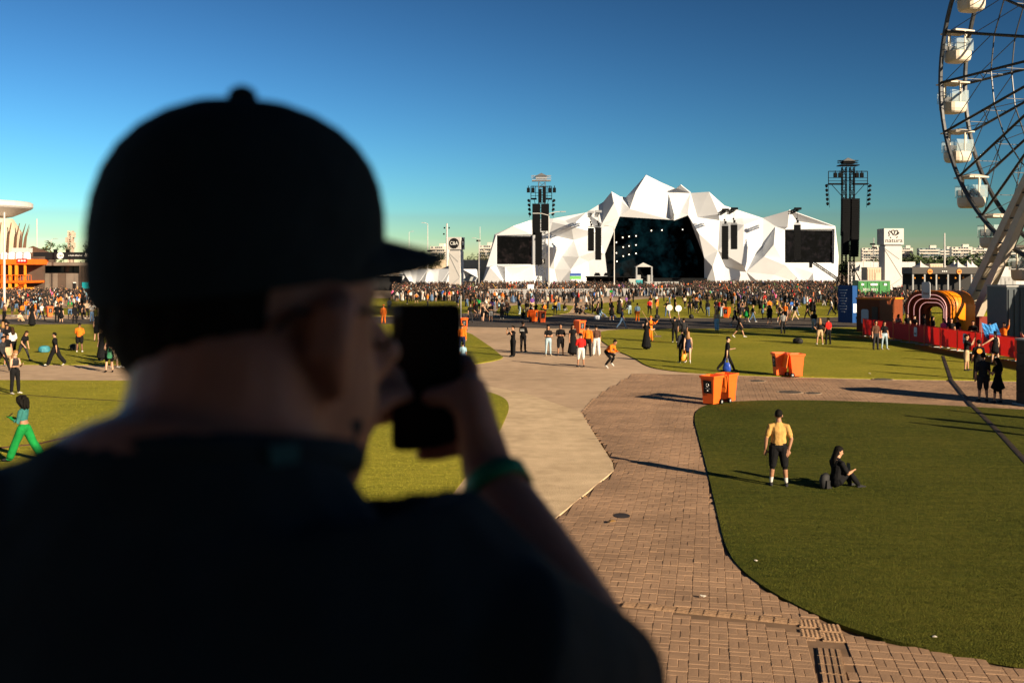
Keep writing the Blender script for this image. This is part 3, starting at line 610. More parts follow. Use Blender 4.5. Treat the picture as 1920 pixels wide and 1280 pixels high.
# hanging loudspeaker columns with their motors and truss arms
for a, y1, y0, lab in ((1101, 431, 472, 'shorter of the two black speaker columns left of the stage opening'), (1114, 430, 488, 'longer of the two black speaker columns left of the stage opening'), (1340.5, 427, 487, 'longer of the two black speaker columns right of the stage opening'), (1356.5, 425, 469, 'shorter of the two black speaker columns right of the stage opening'), (1469.5, 425, 487, 'black speaker column beside the right video screen')):
    p = SW(a, y1, -14) + S0; q = SW(a, y0, -14) + S0; e = empty('line_array', (p.x, p.y, 0), 0, lab, 'loudspeaker', 'speaker columns hung in front of the stage')
    line_array(e, 'cabinet_column', 0, 0, p.z, q.z, 1.65, 1.1, 14)
    t = MB().box((0, 0, p.z + .35), (1.5, .9, .18)).box((.1, 0, p.z + .9), (.55, .5, .7)).box((-.15, 0, p.z + 1.6), (.4, .4, .5)); t.tube([(0, 0, p.z + .3), (0, 0, p.z + 4.2)], .05, 5); t.build('chain_motor', M_black, e)
    s = MB(); truss(s, (0, -.5, p.z + 4.3), (0, 8, p.z + 3.6), .7, 6, .07); s.box((0, -.5, p.z + 4.4), (1.8, 1.0, .6)); s.build('support_truss', M_steel if a < 1200 else M_black, e)
# production deck, cases and canopy in front of the opening
pd = empty('production_platform', W(1155, 534, 270) * 1, 0, 'low black scaffold platform with gear in front of the stage', 'platform'); pd.location.z = 0
s = MB().box((0, 0, 2.6), (16, 3, .3))
for i in range(9): s.box((-7.8 + i * 1.95, -1.3, 1.3), (.12, .12, 2.6))
s.box((0, .9, 1.4), (15.6, .1, 2.3)); s.build('scaffold', M_black, pd)
for i in range(5): MB().box((0, 0, .35), (1.6, .8, .5)).box((0, 0, .75), (1.2, .3, .35)).build('floor_lamp', M_black, pd, (-5 + i * 2.6, 0, 2.75))
ck = empty('control_booth', W(1206, 534, 255), 0, 'small white roofed control booth in front of the stage opening', 'booth'); ck.location.z = 0
MB().add([(-2.1, -2, 5.2), (2.1, -2, 5.2), (2.1, 2, 5.2), (-2.1, 2, 5.2), (0, 0, 6.3)], [(0, 1, 4), (1, 2, 4), (2, 3, 4), (3, 0, 4), (3, 2, 1, 0)]).build('canopy', M_wpaint, ck)
for sx in (-1, 1): MB().box((sx * 1.9, -1.9, 2.6), (.35, .35, 5.2)).build('post', M_steel, ck); MB().box((sx * 1.5, -1.2, 1.6), (1.3, 1.4, 3.2)).build('speaker_stack', M_greyp, ck)
MB().box((0, 1, 2.2), (3.6, 1.8, .3)).build('desk', M_black, ck)
for i, (px, w, m, lab) in enumerate(((1185, 1.5, mat('toilet_grey', (.32, .36, .33), .6), 'grey green portable toilet in front of the stage'), (1198, 1.5, mat('toilet_teal', (.03, .26, .30), .5), 'teal portable toilet beside the grey one'))):
    e = empty('portable_toilet', W(px, 540, 236), 0, lab, 'toilet'); e.location.z = 0
    MB().box((0, 0, 1.1), (w, 1.2, 2.2)).build('cabin', m, e); MB().box((0, -.63, 1.05), (w * .7, .05, 1.9)).build('door', m, e); MB().prism([(-w / 2 - .05, -.65), (w / 2 + .05, -.65), (w / 2 + .05, .65), (-w / 2 - .05, .65)], 2.2, 2.38).build('roof', M_wpaint, e)
ct = empty('flight_case_wall', W(1240, 545, 232), 0, 'row of grey equipment crates in front of the stage opening', 'crates'); ct.location.z = 0
for i in range(4): MB().box((-3 + i * 2, 0, .9), (1.8, 1.2, 1.8)).box((-3 + i * 2, -.62, .9), (1.5, .05, 1.4)).build('case', M_greyp, ct)

# ------------------------------------------------------------------ delay towers
def delay_tower(px, Y, ht, wing, label, arrays, spread, lamps, chunky):
    p = W(px, 560, Y); p.z = 0; e = empty('speaker_tower', p, 0, label, 'speaker tower', 'tall black truss towers with speakers either side of the stage')
    s = MB()
    for dx in ((-.75, .75) if chunky else (0.1,)): truss(s, (dx, 0, 0), (dx, 0, ht - 1.2), .75 if chunky else 1.25, int(ht / 1.0), .065)
    s.build('mast', M_black if chunky else mat('tower_truss_grey', (.10, .105, .11), .5, .5), e)
    s = MB().box((0, 0, ht - .9), (3.6, 2.4, .18)).box((0, 0, ht - .35), (2.2, 1.4, .5)); truss(s, (-1.9, 0, ht - .2), (1.9, 0, ht - .2), .5, 8, .04); s.build('roof_platform', M_black if chunky else M_steel, e)
    MB().add([(-1.2, -1, ht - .1), (1.2, -1, ht - .1), (1.2, 1, ht - .1), (-1.2, 1, ht - .1), (0, 0, ht + .6)], [(0, 1, 4), (1, 2, 4), (2, 3, 4), (3, 0, 4)]).build('roof_cap', M_steel, e)
    s = MB(); zz = ht - 2.0
    for sx in (-1, 1):
        s.beam((0, 0, zz), (sx * wing, 0, zz), .07); s.beam((sx * wing, 0, zz), (sx * wing, 0, zz - 2.4), .06); s.beam((sx * .9, 0, zz - 2.4), (sx * wing, 0, zz - 2.4), .16); s.beam((0, 0, zz - 1.2), (sx * wing, 0, zz - 1.2), .04); s.beam((0, 0, zz - 1.8), (sx * wing, 0, zz - 1.8), .04)
        s.beam((sx * .7, 0, zz - 5.2), (sx * (wing - .6), 0, zz - 2.5), .05); s.beam((sx * 1.1, 0, zz), (sx * 1.1, 0, zz - 2.4), .05); s.beam((sx * wing, .8, zz - 2.4), (sx * wing, -.8, zz - 2.4), .05)
    s.build('lamp_gantry', M_black, e)
    for sx in (-1, 1):
        ls = MB(); x0 = sx * (wing + .05); ls.tube([(x0, 0, zz - 2.4), (x0 - sx * .25 * (1 if chunky else -1), 0, zz - 2.6 - lamps * .85)], .04, 5); ls.build('lamp_ladder', M_black, e)
        for i in range(lamps):
            z = zz - 2.8 - i * .85
            MB().lathe([(.1, -.32), (.2, -.25), (.26, .1), (.28, .3)], 8).build('spotlight', M_black, e, (x0 + sx * .32 - sx * .25 * i / lamps, 0, z)).rotation_euler = (R(60), R(sx * 40), 0)
        for i in range(2): MB().box((0, 0, 0), (.6, .5, .9)).box((0, 0, .6), (.15, .15, .5)).build('moving_head_lamp', M_black, e, (sx * (1.6 + i * .9), -.3, zz - .75))
    for (x, z1, z0, w, n) in arrays: line_array(e, 'line_array', x, -.9, z1, z0, w, 1.1, n, .35)
    s = MB()
    for sx in (-1, 1):
        for sy in (-1, 1): s.beam((sx * .7, sy * .4, spread[1]), (sx * spread[0], sy * spread[0], .1), .07)
    s.box((0, 0, .35), (2.6, 2.2, .7)); s.build('base_outriggers', M_black, e)
    return e
tl = delay_tower(1015, 195, 22.6, 2.0, 'slimmer black speaker tower standing left of the stage opening, in front of the left screen', [(-1.0, 17.2, 11.2, 1.5, 16), (.7, 17.2, 12.0, 1.5, 14), (-.55, 11.8, 5.5, 1.3, 16), (-.3, 20, 17.4, .6, 8), (.55, 20.5, 17.4, .6, 8)], (1.5, 3.2), 4, False)
sg = MB().box((0, 0, 0), (1.15, .08, .9)).build('number_sign', M_black, tl, (.1, -.8, 6.2)); text('number', '25', .85, M_wpaint, sg, (0, -.05, 0), (R(90), 0, 0), sx=1.0)
delay_tower(1590, 192, 25.2, 3.7, 'taller black speaker tower with wide lamp wings right of the stage', [(-.75, 18, 11, 1.45, 18), (1.0, 18, 10.2, 1.5, 18), (-.75, 11.8, 7.4, 1.2, 10), (.95, 10.3, 7.0, 1.3, 8)], (2.6, 5.5), 5, True)
# camera crane by the right tower
cc = empty('camera_crane', W(1572, 556, 205), 0, 'black camera crane arm at the foot of the taller speaker tower', 'crane'); cc.location.z = 0
s = MB(); truss(s, (2, 0, 1.2), (-5.5, 0, 6.3), .4, 12, .05); s.build('boom', M_black, cc); MB().box((-5.6, 0, 5.6), (.5, .5, 1.2)).build('camera_head', M_black, cc)
s = MB()
for a in (0, 120, 240): s.beam((0, 0, 2.6), (1.5 * cos(R(a)), 1.5 * sin(R(a)), 0), .07)
s.build('tripod', M_black, cc)

# ------------------------------------------------------------------ sign totems
M_ink = mat('print_black', (.008, .008, .009), .6); M_print_white = mat('print_white', (.8, .8, .78), .6)
def badge(parent, loc, rot, r, sx, txt):
    s = MB(); n = 64; pts = []
    for i in range(n): a = 2 * pi * i / n; q = r * (1 + .045 * cos(16 * a)); pts.append((q * cos(a), q * sin(a)))
    s.prism(pts, -.02, .02); o = s.build('badge', M_ink, parent, loc); o.rotation_euler = rot; o.scale = (sx, 1, 1)
    text('lettering', txt, r * .95, M_print_white, o, (0, 0, .03), (0, 0, 0), sx=.85)
def totem(px0, px1, pside, ytop, ybox, yneck, ybase, Y, name, label, cat='sign tower', rz=0.0):
    a = W(px0, ytop, Y); b = W(px1, ytop, Y); w = (b.x - a.x); zt = a.z; zb = W(px0, ybox, Y).z
    e = empty(name, ((a.x + b.x) / 2, Y, 0), rz, label, cat)
    MB().box((0, 0, (zt + zb) / 2), (w, w, zt - zb)).build('sign_box', M_wpaint, e)
    MB().box((0, 0, zb - .15), (w * .78, w * .78, .4)).build('neck', M_greyp, e)
    MB().box((0, 0, (zb - .3) / 2 + .3), (w * .87, w * .87, zb - .9)).build('shaft', M_wpaint, e)
    h = zb - .9; s = MB()
    for (u0, v0, u1, v1) in ((-.43, .95, .3, .72), (-.43, .92, .43, .32), (.43, .3, -.43, .05)): s.beam((u0 * w, -w * .437, .6 + h * v0), (u1 * w, -w * .437, .6 + h * v1), .05)
    s.build('panel_seam', M_greyp, e)
    return e, w, zt, zb
e, w, zt, zb = totem(843, 868, 878, 445, 468, 470, 521, 210, 'sign_tower', 'white sign tower with black scalloped badge left of the stage', rz=R(-16))
badge(e, (0, -w / 2 - .03, (zt + zb) / 2), (R(90), 0, 0), w * .39, 1, 'C&A'); badge(e, (w / 2 + .03, 0, (zt + zb) / 2), (R(90), 0, R(90)), w * .39, 1, 'C&A')
e, w, zt, zb = totem(1651, 1687.5, 1687, 429, 459, 461, 518, 185, 'sign_tower', 'white sign tower with dark line drawn flower and lettering right of the stage')
text('lettering', 'natura', w * .30, M_ink, e, (0, -w / 2 - .03, zb + (zt - zb) * .25), (R(90), 0, 0), sx=1.15)
s = MB(); zc = zb + (zt - zb) * .56; k = w / 36.5
for pts in ([(-9, -1), (-8.5, 3), (-10, 6), (-8, 8.5), (-4, 6), (-1, 1)], [(-5, 5), (-3.5, 9.5), (0, 10), (2, 7), (0, 1)], [(2, 8), (5, 9.8), (7.5, 8), (6, 3.5), (2, 0)], [(7, 6.5), (9.5, 5), (7, 2.5), (5, 1.5)], [(-7, -3), (-5.5, -4.5)], [(6.5, -2), (5, -4.2)]):
    s.tube([(a * k, -w / 2 - .03, zc + b * k) for a, b in pts], .085, 5)
s.build('flower_emblem', M_ink, e)

# ------------------------------------------------------------------ light poles and masts
def pole(px, ybase_Y, ytop, r, label, arms=(), m=M_wpaint, heads=None):
    Y = ybase_Y; p = W(px, 520, Y); zt = W(px, ytop, Y).z; p.z = 0; e = empty('light_pole', p, 0, label, 'light pole', 'light poles around the grounds')
    MB().tube([(0, 0, 0), (0, 0, zt * .5), (0, 0, zt)], [r, r * .85, r * .6], 8).build('mast', m, e)
    for (dx, dz) in arms:
        MB().tube([(0, 0, zt + dz), (dx * .6, 0, zt + dz + .35), (dx, 0, zt + dz + .4)], r * .45, 6).build('arm', m, e); MB().box((dx * 1.15, 0, zt + dz + .38), (.9, .35, .16)).build('lamp_head', M_greyp, e)
    for (dx, z, w_) in heads or ():
        MB().box((dx, 0, z), (w_, .5, .5)).build('floodlight', M_black, e)
pole(8, 120, 398, .16, 'thick white lamp post in front of the orange bar on the left')
pole(1029, 185, 405, .15, 'white lamp post beside the slimmer speaker tower', ((-2.2, .1), (2.3, .4)))
pole(1151.5, 200, 427, .14, 'white lamp post in front of the stage opening edge', ((-1.3, 0),))
pole(802, 300, 420, .16, 'slim lamp mast behind the cap brim', ((-1.2, 0),), heads=((.6, 10, 1.4),))
pole(838, 330, 419, .42, 'thick antenna mast left of the badge sign tower', heads=((-1.0, 16, .5), (.8, 14, .5), (-.8, 18, .5), (.7, 18, .4)))
pole(900, 300, 425, .13, 'slim lamp mast right of the badge sign tower', (), heads=((-.5, 13, 1.2),))
pole(898, 285, 449, .12, 'short lamp post right of the badge sign tower', ((-1.3, 0),))
pole(767, 340, 436, .13, 'slim lamp mast over the brim of the cap', ((1.0, 0),))
pole(1638, 300, 446, .22, 'floodlight mast left of the flower sign tower', (), m=M_greyp, heads=((-.3, 12, 1.4), (.3, 11, 1.2), (0, 8, 1.2)))
pole(1771, 290, 437, .28, 'tapered white mast between the tents and the ferris wheel', ())
pole(69, 320, 410, .24, 'white antenna mast behind the bars on the left', (), heads=((0, 4.8 + 6, 8),))
pole(96, 260, 450, .12, 'lamp post with curved arm above the black bar', ((1.0, 0), (-1.0, -.6)))
pole(182, 260, 398, .12, 'slim mast beside the back of the cap', ())
pole(1619, 280, 470, .1, 'thin pole between the speaker tower and the flower sign tower')
# street lamp head above the left edge of the cap
pole(222, 150, 314, .13, 'tall lamp post with its head showing at the edge of the cap', ((-1.2, 0),))
# scaffold mast on the left
e = empty('lattice_mast', W(133, 520, 300), 0, 'rusty pale lattice mast above the black bar', 'mast'); e.location.z = 0
s = MB(); zt = W(0, 433, 300).z; truss(s, (0, 0, 0), (0, 0, zt), 1.1, 16, .16)
for i in range(4): s.box(((-1) ** i * .9, -.3, zt - 1.2 - i * 1.5), (1.0, .6, 1.5))
s.build('lattice', mat('rusty_pale', (.46, .36, .28), .7, var=.3, scale=1), e)
# ------------------------------------------------------------------ left side: arena, bars
M_or = mat('bar_orange', (.78, .13, .008), .5, var=.1, scale=.5); M_orl = mat('bar_amber', (.80, .27, .02), .5, var=.1, scale=.5); M_red = mat('fabric_red', (.70, .016, .012), .7, var=.12, scale=1.5, bump=.3, bscale=6)
M_brown = mat('panel_brown', (.085, .06, .045), .6, var=.25, scale=.4); M_taupe = mat('panel_taupe', (.16, .13, .105), .6, var=.2, scale=.4); M_glassd = mat('dark_glass', (.02, .03, .035), .12, spec=.5)
M_beige = mat('wall_beige', (.55, .45, .33), .8, var=.1, scale=.4); M_fin = mat('fin_brown', (.12, .065, .04), .6)
ar = empty('arena_building', W(-40, 533, 260), 0, 'round arena with pale disc roof and brown upright fins at the left edge', 'building'); ar.location.z = 0
MB().lathe([(4, 17.5), (8, 18.2), (12.3, 20.2), (12.7, 20.6), (12.7, 21.6), (12.2, 21.9), (4, 22.3)], 48).build('roof', M_wpaint, ar, smooth=False)
MB().lathe([(9.5, 0), (9.8, 6), (10.2, 14), (8, 17.6)], 40).build('drum', M_beige, ar)
for i in range(28):
    a = 2 * pi * i / 28; u = Vector((cos(a), sin(a), 0)); t = Vector((-sin(a), cos(a), 0)) * .22
    P = [(9.8, 3), (10.1, 8), (10.9, 13), (12.0, 16.3), (11.2, 13), (10.8, 8), (10.9, 3)]
    MB().slab([u * r + Vector((0, 0, z)) + t * 0 for r, z in P], t.normalized(), .3).build('fin', M_fin, ar)
hut = empty('pavilion', W(62, 545, 215), 0, 'small dark pavilion with red edged roof behind the orange bar', 'pavilion'); hut.location.z = 0
MB().box((0, 0, 3.6), (7, 6, 7.2)).build('wall', M_brown, hut); MB().box((-.8, -3.1, 8.6), (3.4, 2, 1.0)).build('lantern_band', M_wpaint, hut)
MB().add([(-4.5, -4, 7.2), (4.5, -4, 7.2), (4.5, 4, 7.2), (-4.5, 4, 7.2), (0, 0, 9.6)], [(0, 1, 4), (1, 2, 4), (2, 3, 4), (3, 0, 4), (3, 2, 1, 0)]).build('roof', M_fin, hut)
ob = empty('orange_bar', W(10, 558, 166), 0, 'orange two storey bar with white scalloped awning at the left edge', 'bar'); ob.location.z = 0
s_ = 1900 / 166; X = lambda px: (px - 10) / s_; Z = lambda py: HC + (503 - py) / s_
s = MB()
for i in range(10):
    x0 = -7 + i * 1.23; s.lathe([(.62, 0), (.62, .9), (.4, 1.2), (.1, 1.3)], 10, (x0, -1.2, Z(487)))
s.build('awning', mat('awning_white', (.74, .70, .72), .7), ob)
MB().box(((X(-60) + X(70)) / 2, 1, Z(491)), (X(70) - X(-60), 6, Z(486) - Z(496))).build('fascia', M_or, ob)
sgn = MB().box((X(53), -2.1, Z(489)), (1.6, .15, .7)).build('sign_board', M_red, ob)
for i in range(3): MB().box((X(53) - .45 + i * .45, -2.2, Z(489)), (.3, .04, .22)).build('sign_mark', M_print_white, sgn)
for px in (-30, -5, 14, 28, 40, 56): MB().box((X(px), -1.6, Z(496) / 2), (.38 if px < 50 else .25, .38, Z(496))).build('post', M_orl if px % 4 == 0 else M_or, ob)
MB().box((X(5), .5, Z(528)), (X(66) - X(-60), 5, .35)).build('balcony_floor', M_or, ob)
s = MB()
for i in range(26): s.box((X(-56) + i * .44, -2.1, Z(528) + .6), (.05, .05, 1.0))
s.box((X(5), -2.1, Z(528) + 1.1), (X(66) - X(-60), .08, .08)); s.build('railing', M_or, ob)
MB().box((X(5), 3, Z(512)), (X(66) - X(-60), .3, 5.5)).build('back_wall', M_brown, ob)
s = MB()
for i in range(9): s.box((X(56) - i * .25, -2.6, Z(528) - .3 - i * .28 + 0), (.5, 1.2, .08))
s.build('stair', M_or, ob)
MB().box((X(20), -.5, Z(545)), (7, 2.4, 1.1)).build('counter', M_orl, ob)
bb = empty('black_bar', W(160, 557, 170), 0, 'black two storey pavilion with round white badge and slatted end', 'pavilion'); bb.location.z = 0
s_ = 1900 / 170; X = lambda px: (px - 160) / s_; Z = lambda py: HC + (503 - py) / s_
def wbox(name, p0, y0, p1, y1, d, m, y=0.0, par=None): return MB().box(((X(p0) + X(p1)) / 2, y, (Z(y0) + Z(y1)) / 2), (X(p1) - X(p0), d, Z(y0) - Z(y1))).build(name, m, par or bb)
fa = wbox('fascia', 66, 473, 300, 486, .5, M_ink, -.5)
bd = MB().lathe([(.56, -.03), (.56, .03)], 28).build('badge', M_print_white, fa, (X(117), -.8, Z(479.3))); bd.rotation_euler[0] = R(90); text('lettering', 'C&A', .62, M_ink, bd, (0, 0, .05), (0, 0, 0), sx=.8)
text('lettering', 'o look oficial do', .36, M_print_white, fa, (X(145), -.78, Z(479)), (R(90), 0, 0)); text('lettering', 'Rock in Rio', .85, M_print_white, fa, (X(184), -.78, Z(478.4)), (R(90), 0, 0), font_shear=.3)
wbox('floor_band', 64, 492, 300, 498, 5, M_taupe, 2); wbox('wall', 64, 498, 300, 512, .4, M_ink, 2.5)
for i, (a, b) in enumerate(((66, 83), (84, 110), (112, 126), (128, 149))): wbox('window', a, 499, b, 510.5, .12, M_glassd, 2.2)
for i in range(6): wbox('wall_panel', 64 + i * 15.2, 512.5, 78.6 + i * 15.2, 557, .3, M_taupe if i % 3 else M_brown, -.05)
wbox('wall', 64, 512, 300, 556, 4, M_brown, 2.4)
for i in range(30): wbox('slat', 151 + i * 2.4, 498, 152.1 + i * 2.4, 556, .15, M_brown, -.4 - (i % 2) * .08)
wbox('screen_panel', 157, 529, 172, 541, .1, mat('teal_glow', (.02, .42, .5), .4), -.6); wbox('screen_panel', 177, 533, 183, 541, .1, mat('teal_glow', (0, 0, 0)), -.6)
wbox('doorway', 139, 531, 144, 541, .1, M_ink, -.35); wbox('lamp_sign', 139, 529, 144.5, 530.5, .1, M_print_white, -.42)
for i in range(9): MB().box((0, 0, .5), (.06, .06, 1.0)).build('post', M_black, bb, (X(68) + i * 1.6, -.4, Z(492)))
wbox('handrail', 66, 485.6, 300, 486.6, .06, M_black, -.9)
# potted shrubs on the upper terrace
M_leaf = mat('leaf_dark', (.035, .055, .018), .8, isl=.5, var=.1); M_leaf2 = mat('leaf_olive', (.07, .075, .022), .8, isl=.5, var=.1); M_bark = mat('bark', (.07, .045, .03), .9, var=.3)
def leaf_cloud(c, r, n, size, rnd, lobes=7):
    s = MB(); cs = [Vector((rnd.gauss(0, .5) * r[0], rnd.gauss(0, .5) * r[1], rnd.gauss(0, .42) * r[2])) for _ in range(lobes)]
    for i in range(n):
        q = cs[i % lobes]; d = Vector((rnd.gauss(0, 1), rnd.gauss(0, 1), rnd.gauss(0, 1))).normalized() * (rnd.random() ** .4)
        p = Vector(c) + q + Vector((d.x * r[0], d.y * r[1], d.z * r[2])) * .48
        a = Vector((rnd.gauss(0, 1), rnd.gauss(0, 1), rnd.gauss(0, .6))).normalized() * size * rnd.uniform(.6, 1.3); b = a.cross(Vector((rnd.gauss(0, 1), rnd.gauss(0, 1), 1)).normalized()) * .8
        k = len(s.v); s.v += [tuple(p - a), tuple(p + b * .6), tuple(p + a), tuple(p - b * .6)]; s.f.append((k, k + 1, k + 2, k + 3))
    return s
def plain_mesh(s, name, m, parent=None, loc=(0, 0, 0)):
    me = bpy.data.meshes.new(name); me.from_pydata(s.v, [], s.f); return link(name, me, m, parent, loc)
rnd = random.Random(11)
for i, px in enumerate((104, 127, 165)):
    e = empty('potted_shrub', W(px, 540, 171), 0, ['leafy shrub on the black pavilion roof left of the badge', 'leafy shrub on the black pavilion roof just right of the badge', 'leafy shrub on the black pavilion roof above the lettering'][i], 'shrub', 'shrubs on the pavilion roof'); e.location.z = 7.55
    MB().lathe([(.3, 0), (.36, .5)], 10).build('pot', M_black, e); plain_mesh(leaf_cloud((0, 0, 1.1), (.9, .9, .8), 160, .16, rnd), 'foliage', M_leaf, e)
def tree(px, Y, ytop, wpx, label, m=None, n=900, seed=1):
    r = random.Random(seed); p = W(px, 520, Y); p.z = 0; h = W(px, ytop, Y).z; w = wpx / F * Y / 2
    e = empty('tree', p, 0, label, 'tree', 'trees behind the grounds'); s = MB(); s.tube([(0, 0, 0), (.1, 0, h * .3), (-.1, .1, h * .6)], [.03 * h, .024 * h, .012 * h], 7)
    for i in range(5):
        a = r.uniform(0, 6.28); s.tube([(0, 0, h * r.uniform(.28, .5)), (cos(a) * w * .4, sin(a) * w * .4, h * .62), (cos(a) * w * .7, sin(a) * w * .7, h * .78)], [.012 * h, .008 * h, .004 * h], 5)
    s.build('trunk', M_bark, e); plain_mesh(leaf_cloud((0, 0, h * .64), (w, w, h * .36), n, max(.35, h * .035), r, 11), 'crown', m or M_leaf, e)
for i, (px, Y, yt, w, lab) in enumerate(((812, 330, 468, 34, 'bushy olive tree at the tip of the cap brim'), (832, 350, 478, 24, 'low tree between cap brim and antenna mast'), (862, 380, 474, 26, 'dark tree just behind the badge sign tower'), (884, 400, 476, 24, 'dark tree right of the badge sign tower'), (903, 400, 473, 24, 'second tree right of the badge sign tower'), (922, 400, 474, 26, 'olive tree against the left edge of the stage'), (86, 230, 457, 26, 'thin branched tree behind the orange bar'), (165, 260, 466, 20, 'small tree behind the black pavilion'))):
    tree(px, Y, yt, w, lab, M_leaf2 if i % 2 == 0 else M_leaf, seed=i + 3)
# far wood on the right as one mass
s = MB(); r = random.Random(5)
for i in range(150):
    px = r.uniform(1580, 2100); Y = r.uniform(480, 620); top = 484 + 3 * sin(px * .05) + r.uniform(-3, 5) + (8 if px < 1640 else 0); p = W(px, top, Y); c = leaf_cloud((p.x, Y, p.z * .55), (9, 9, p.z * .4), 150, 1.3, r, 6); s.add(c.v, c.f)
tag(plain_mesh(s, 'woods', M_leaf), 'dark far wood below the apartment blocks on the right', 'woods', kind='stuff')
s = MB()
for i in range(40):
    px = r.uniform(-100, 760); Y = r.uniform(480, 620); p = W(px, 488 + r.uniform(-4, 5), Y); c = leaf_cloud((p.x, Y, p.z * .55), (9, 9, p.z * .5), 120, 1.3, r, 6); s.add(c.v, c.f)
tag(plain_mesh(s, 'woods', M_leaf), 'dark far wood on the left behind the bars', 'woods', kind='stuff')
# apartment blocks far behind
M_apt = mat('apartment_render', (.62, .58, .52), .8, var=.05, scale=.1); M_aptd = mat('apartment_glass', (.06, .085, .10), .3)
def block(px0, px1, ytop, Y, label, floors=9, bays=7, m=None):
    a = W(px0, ytop, Y); b = W(px1, ytop, Y); w = b.x - a.x; h = a.z; e = empty('apartment_block', ((a.x + b.x) / 2, Y, 0), R(-14), label, 'building', 'apartment blocks on the horizon')
    MB().box((0, 6, h / 2), (w, 12, h)).build('core', m or M_apt, e); fh = h / floors
    for k in range(2, floors):
        MB().box((0, -.5, k * fh), (w * .94, 1.2, .35)).build('balcony_slab', M_apt, e); MB().box((0, -1.05, k * fh + .6), (w * .94, .08, .8)).build('balustrade', M_apt if k % 3 else M_aptd, e)
        for q in range(bays):
            if (q + k) % 5 == 4: continue
            MB().box((-w * .44 + (q + .5) * w * .88 / bays, -.06, k * fh + fh * .55), (w * .88 / bays * .7, .1, fh * .7)).build('window', M_aptd, e)
    MB().box((w * .2, 5, h + 1.2), (w * .3, 6, 2.4)).build('roof_house', M_apt, e)
M_aptt = mat('apartment_teal', (.20, .27, .28), .7)
for a, b, y, Y, lab, m in ((1617, 1652, 465, 860, 'pale apartment block behind the floodlight mast', None), (1684, 1711, 465, 900, 'apartment block just right of the flower sign tower', None), (1724, 1761, 465, 880, 'apartment block left of the tapered white mast', M_aptt), (1763, 1786, 467, 930, 'narrow apartment block behind the tapered white mast', M_aptt), (1786, 1822, 463, 880, 'broad apartment block left of the ferris wheel', None), (1822, 1850, 465, 950, 'apartment block behind the ferris wheel legs', None), (806, 836, 462, 820, 'pale block behind the antenna mast', None), (898, 925, 460, 800, 'pale block at the left edge of the stage', None), (1886, 1925, 466, 900, 'apartment block behind the lower gondolas', M_aptt)):
    block(a, b, y, Y, lab, m=m)
# perimeter walls, low faceted hoarding
def wall(px0, px1, y0, Y, name, label, m, n, d=.3, tilt=0):
    a = W(px0, y0, Y); b = W(px1, y0, Y); e = empty(name, (a.x, Y, 0), 0, label, 'wall'); w = (b.x - a.x) / n
    for i in range(n): MB().box(((i + .5) * w, 0, a.z / 2), (w - .05, d, a.z)).build('panel', m, e)
    return e
wall(700, 935, 487, 330, 'perimeter_wall', 'cream perimeter wall left of the stage', M_beige, 12); wall(1590, 1716, 491, 300, 'perimeter_wall', 'white perimeter wall behind the flower sign tower', M_wpaint, 9); wall(1870, 2000, 500, 260, 'perimeter_wall', 'pale perimeter wall behind the ferris wheel', M_wpaint, 6)
e = empty('faceted_hoarding', W(818, 540, 245), 0, 'low white faceted hoarding at the foot of the badge sign tower', 'hoarding'); e.location.z = 0
s_ = 1900 / 245; hp = [(745, 527), (752, 505), (768, 506), (778, 527), (783, 505), (803, 504), (795, 527), (808, 505), (820, 527), (823, 504), (845, 504), (833, 527), (846, 527), (868, 505), (893, 505), (895, 520), (880, 527)]
pp = [Vector(((x - 818) / s_, (i * 37 % 5) * .55 - 1.2, HC + (503 - y) / s_ if y < 526 else 0.0)) for i, (x, y) in enumerate(hp)]
for i in range(len(pp) - 2):
    t = [pp[i], pp[i + 1], pp[i + 2]]; n = (t[1] - t[0]).cross(t[2] - t[0]).normalized(); n = n if n.y > 0 else -n; MB().slab(t, n, .2).build('panel', M_white, e)
MB().box((0, 2.5, 1.4), (19, 2, 2.8)).build('core', M_greyp, e); MB().box((6.5, -1.4, .9), (6, .6, 1.8)).build('base_recess', M_ink, e)
e = empty('dark_stall', W(724, 540, 225), 0, 'dark market stall with red lamps behind the glasses', 'stall'); e.location.z = 0
MB().box((0, 0, 1.6), (7, 3, 3.2)).build('booth', M_ink, e); MB().box((0, -.4, 3.4), (7.6, 4, .25)).build('roof', M_greyp, e)
for i in range(5): MB().lathe([(.12, -.12), (.2, 0), (.12, .12)], 8).build('red_lamp', mat('lamp_red', (.7, .03, .02), .4), e, (-2.6 + i * 1.3, -1.8, 3.9))
# grey crowd fence in front of the stage
def fence(px0, y0, px1, y1, hgt, n, name, label, m, cat='fence'):
    a = G(px0, y0); b = G(px1, y1); d = (b - a) / n; ang = math.atan2(d.y, d.x); e = empty(name, a, 0, label, cat)
    for i in range(n):
        c = d * (i + .5); p = MB().box((0, 0, hgt / 2 + .05), (d.length - .08, .05, hgt)); p.build('panel', m, e, c, ang); MB().box((d.length / 2, .25, hgt / 2), (.06, .5, hgt)).build('brace', M_steel, e, c, ang)
    return e
M_fence = mat('fence_grey', (.20, .20, .205), .6, .2, var=.25, scale=.8, isl=.15)
fence(914, 561, 1113, 560, 1.55, 14, 'crowd_fence', 'long grey crowd fence below the left video screen', M_fence)
fence(1113, 556, 1330, 553, 1.3, 14, 'crowd_fence', 'grey crowd fence in front of the stage opening', M_fence)
for px, y in ((996, 553), ):
    e = empty('sign_board', G(995, 560), 0, 'white board leaning on the grey crowd fence', 'sign'); MB().box((0, -.3, 1.3), (1.0, .1, 2.0)).build('board', M_print_white, e); MB().box((0, 0, .6), (.1, .5, 1.2)).build('stay', M_steel, e)
e = empty('information_sign', G(1079, 566), 0, 'small blue and green sign on a post before the stage', 'sign')
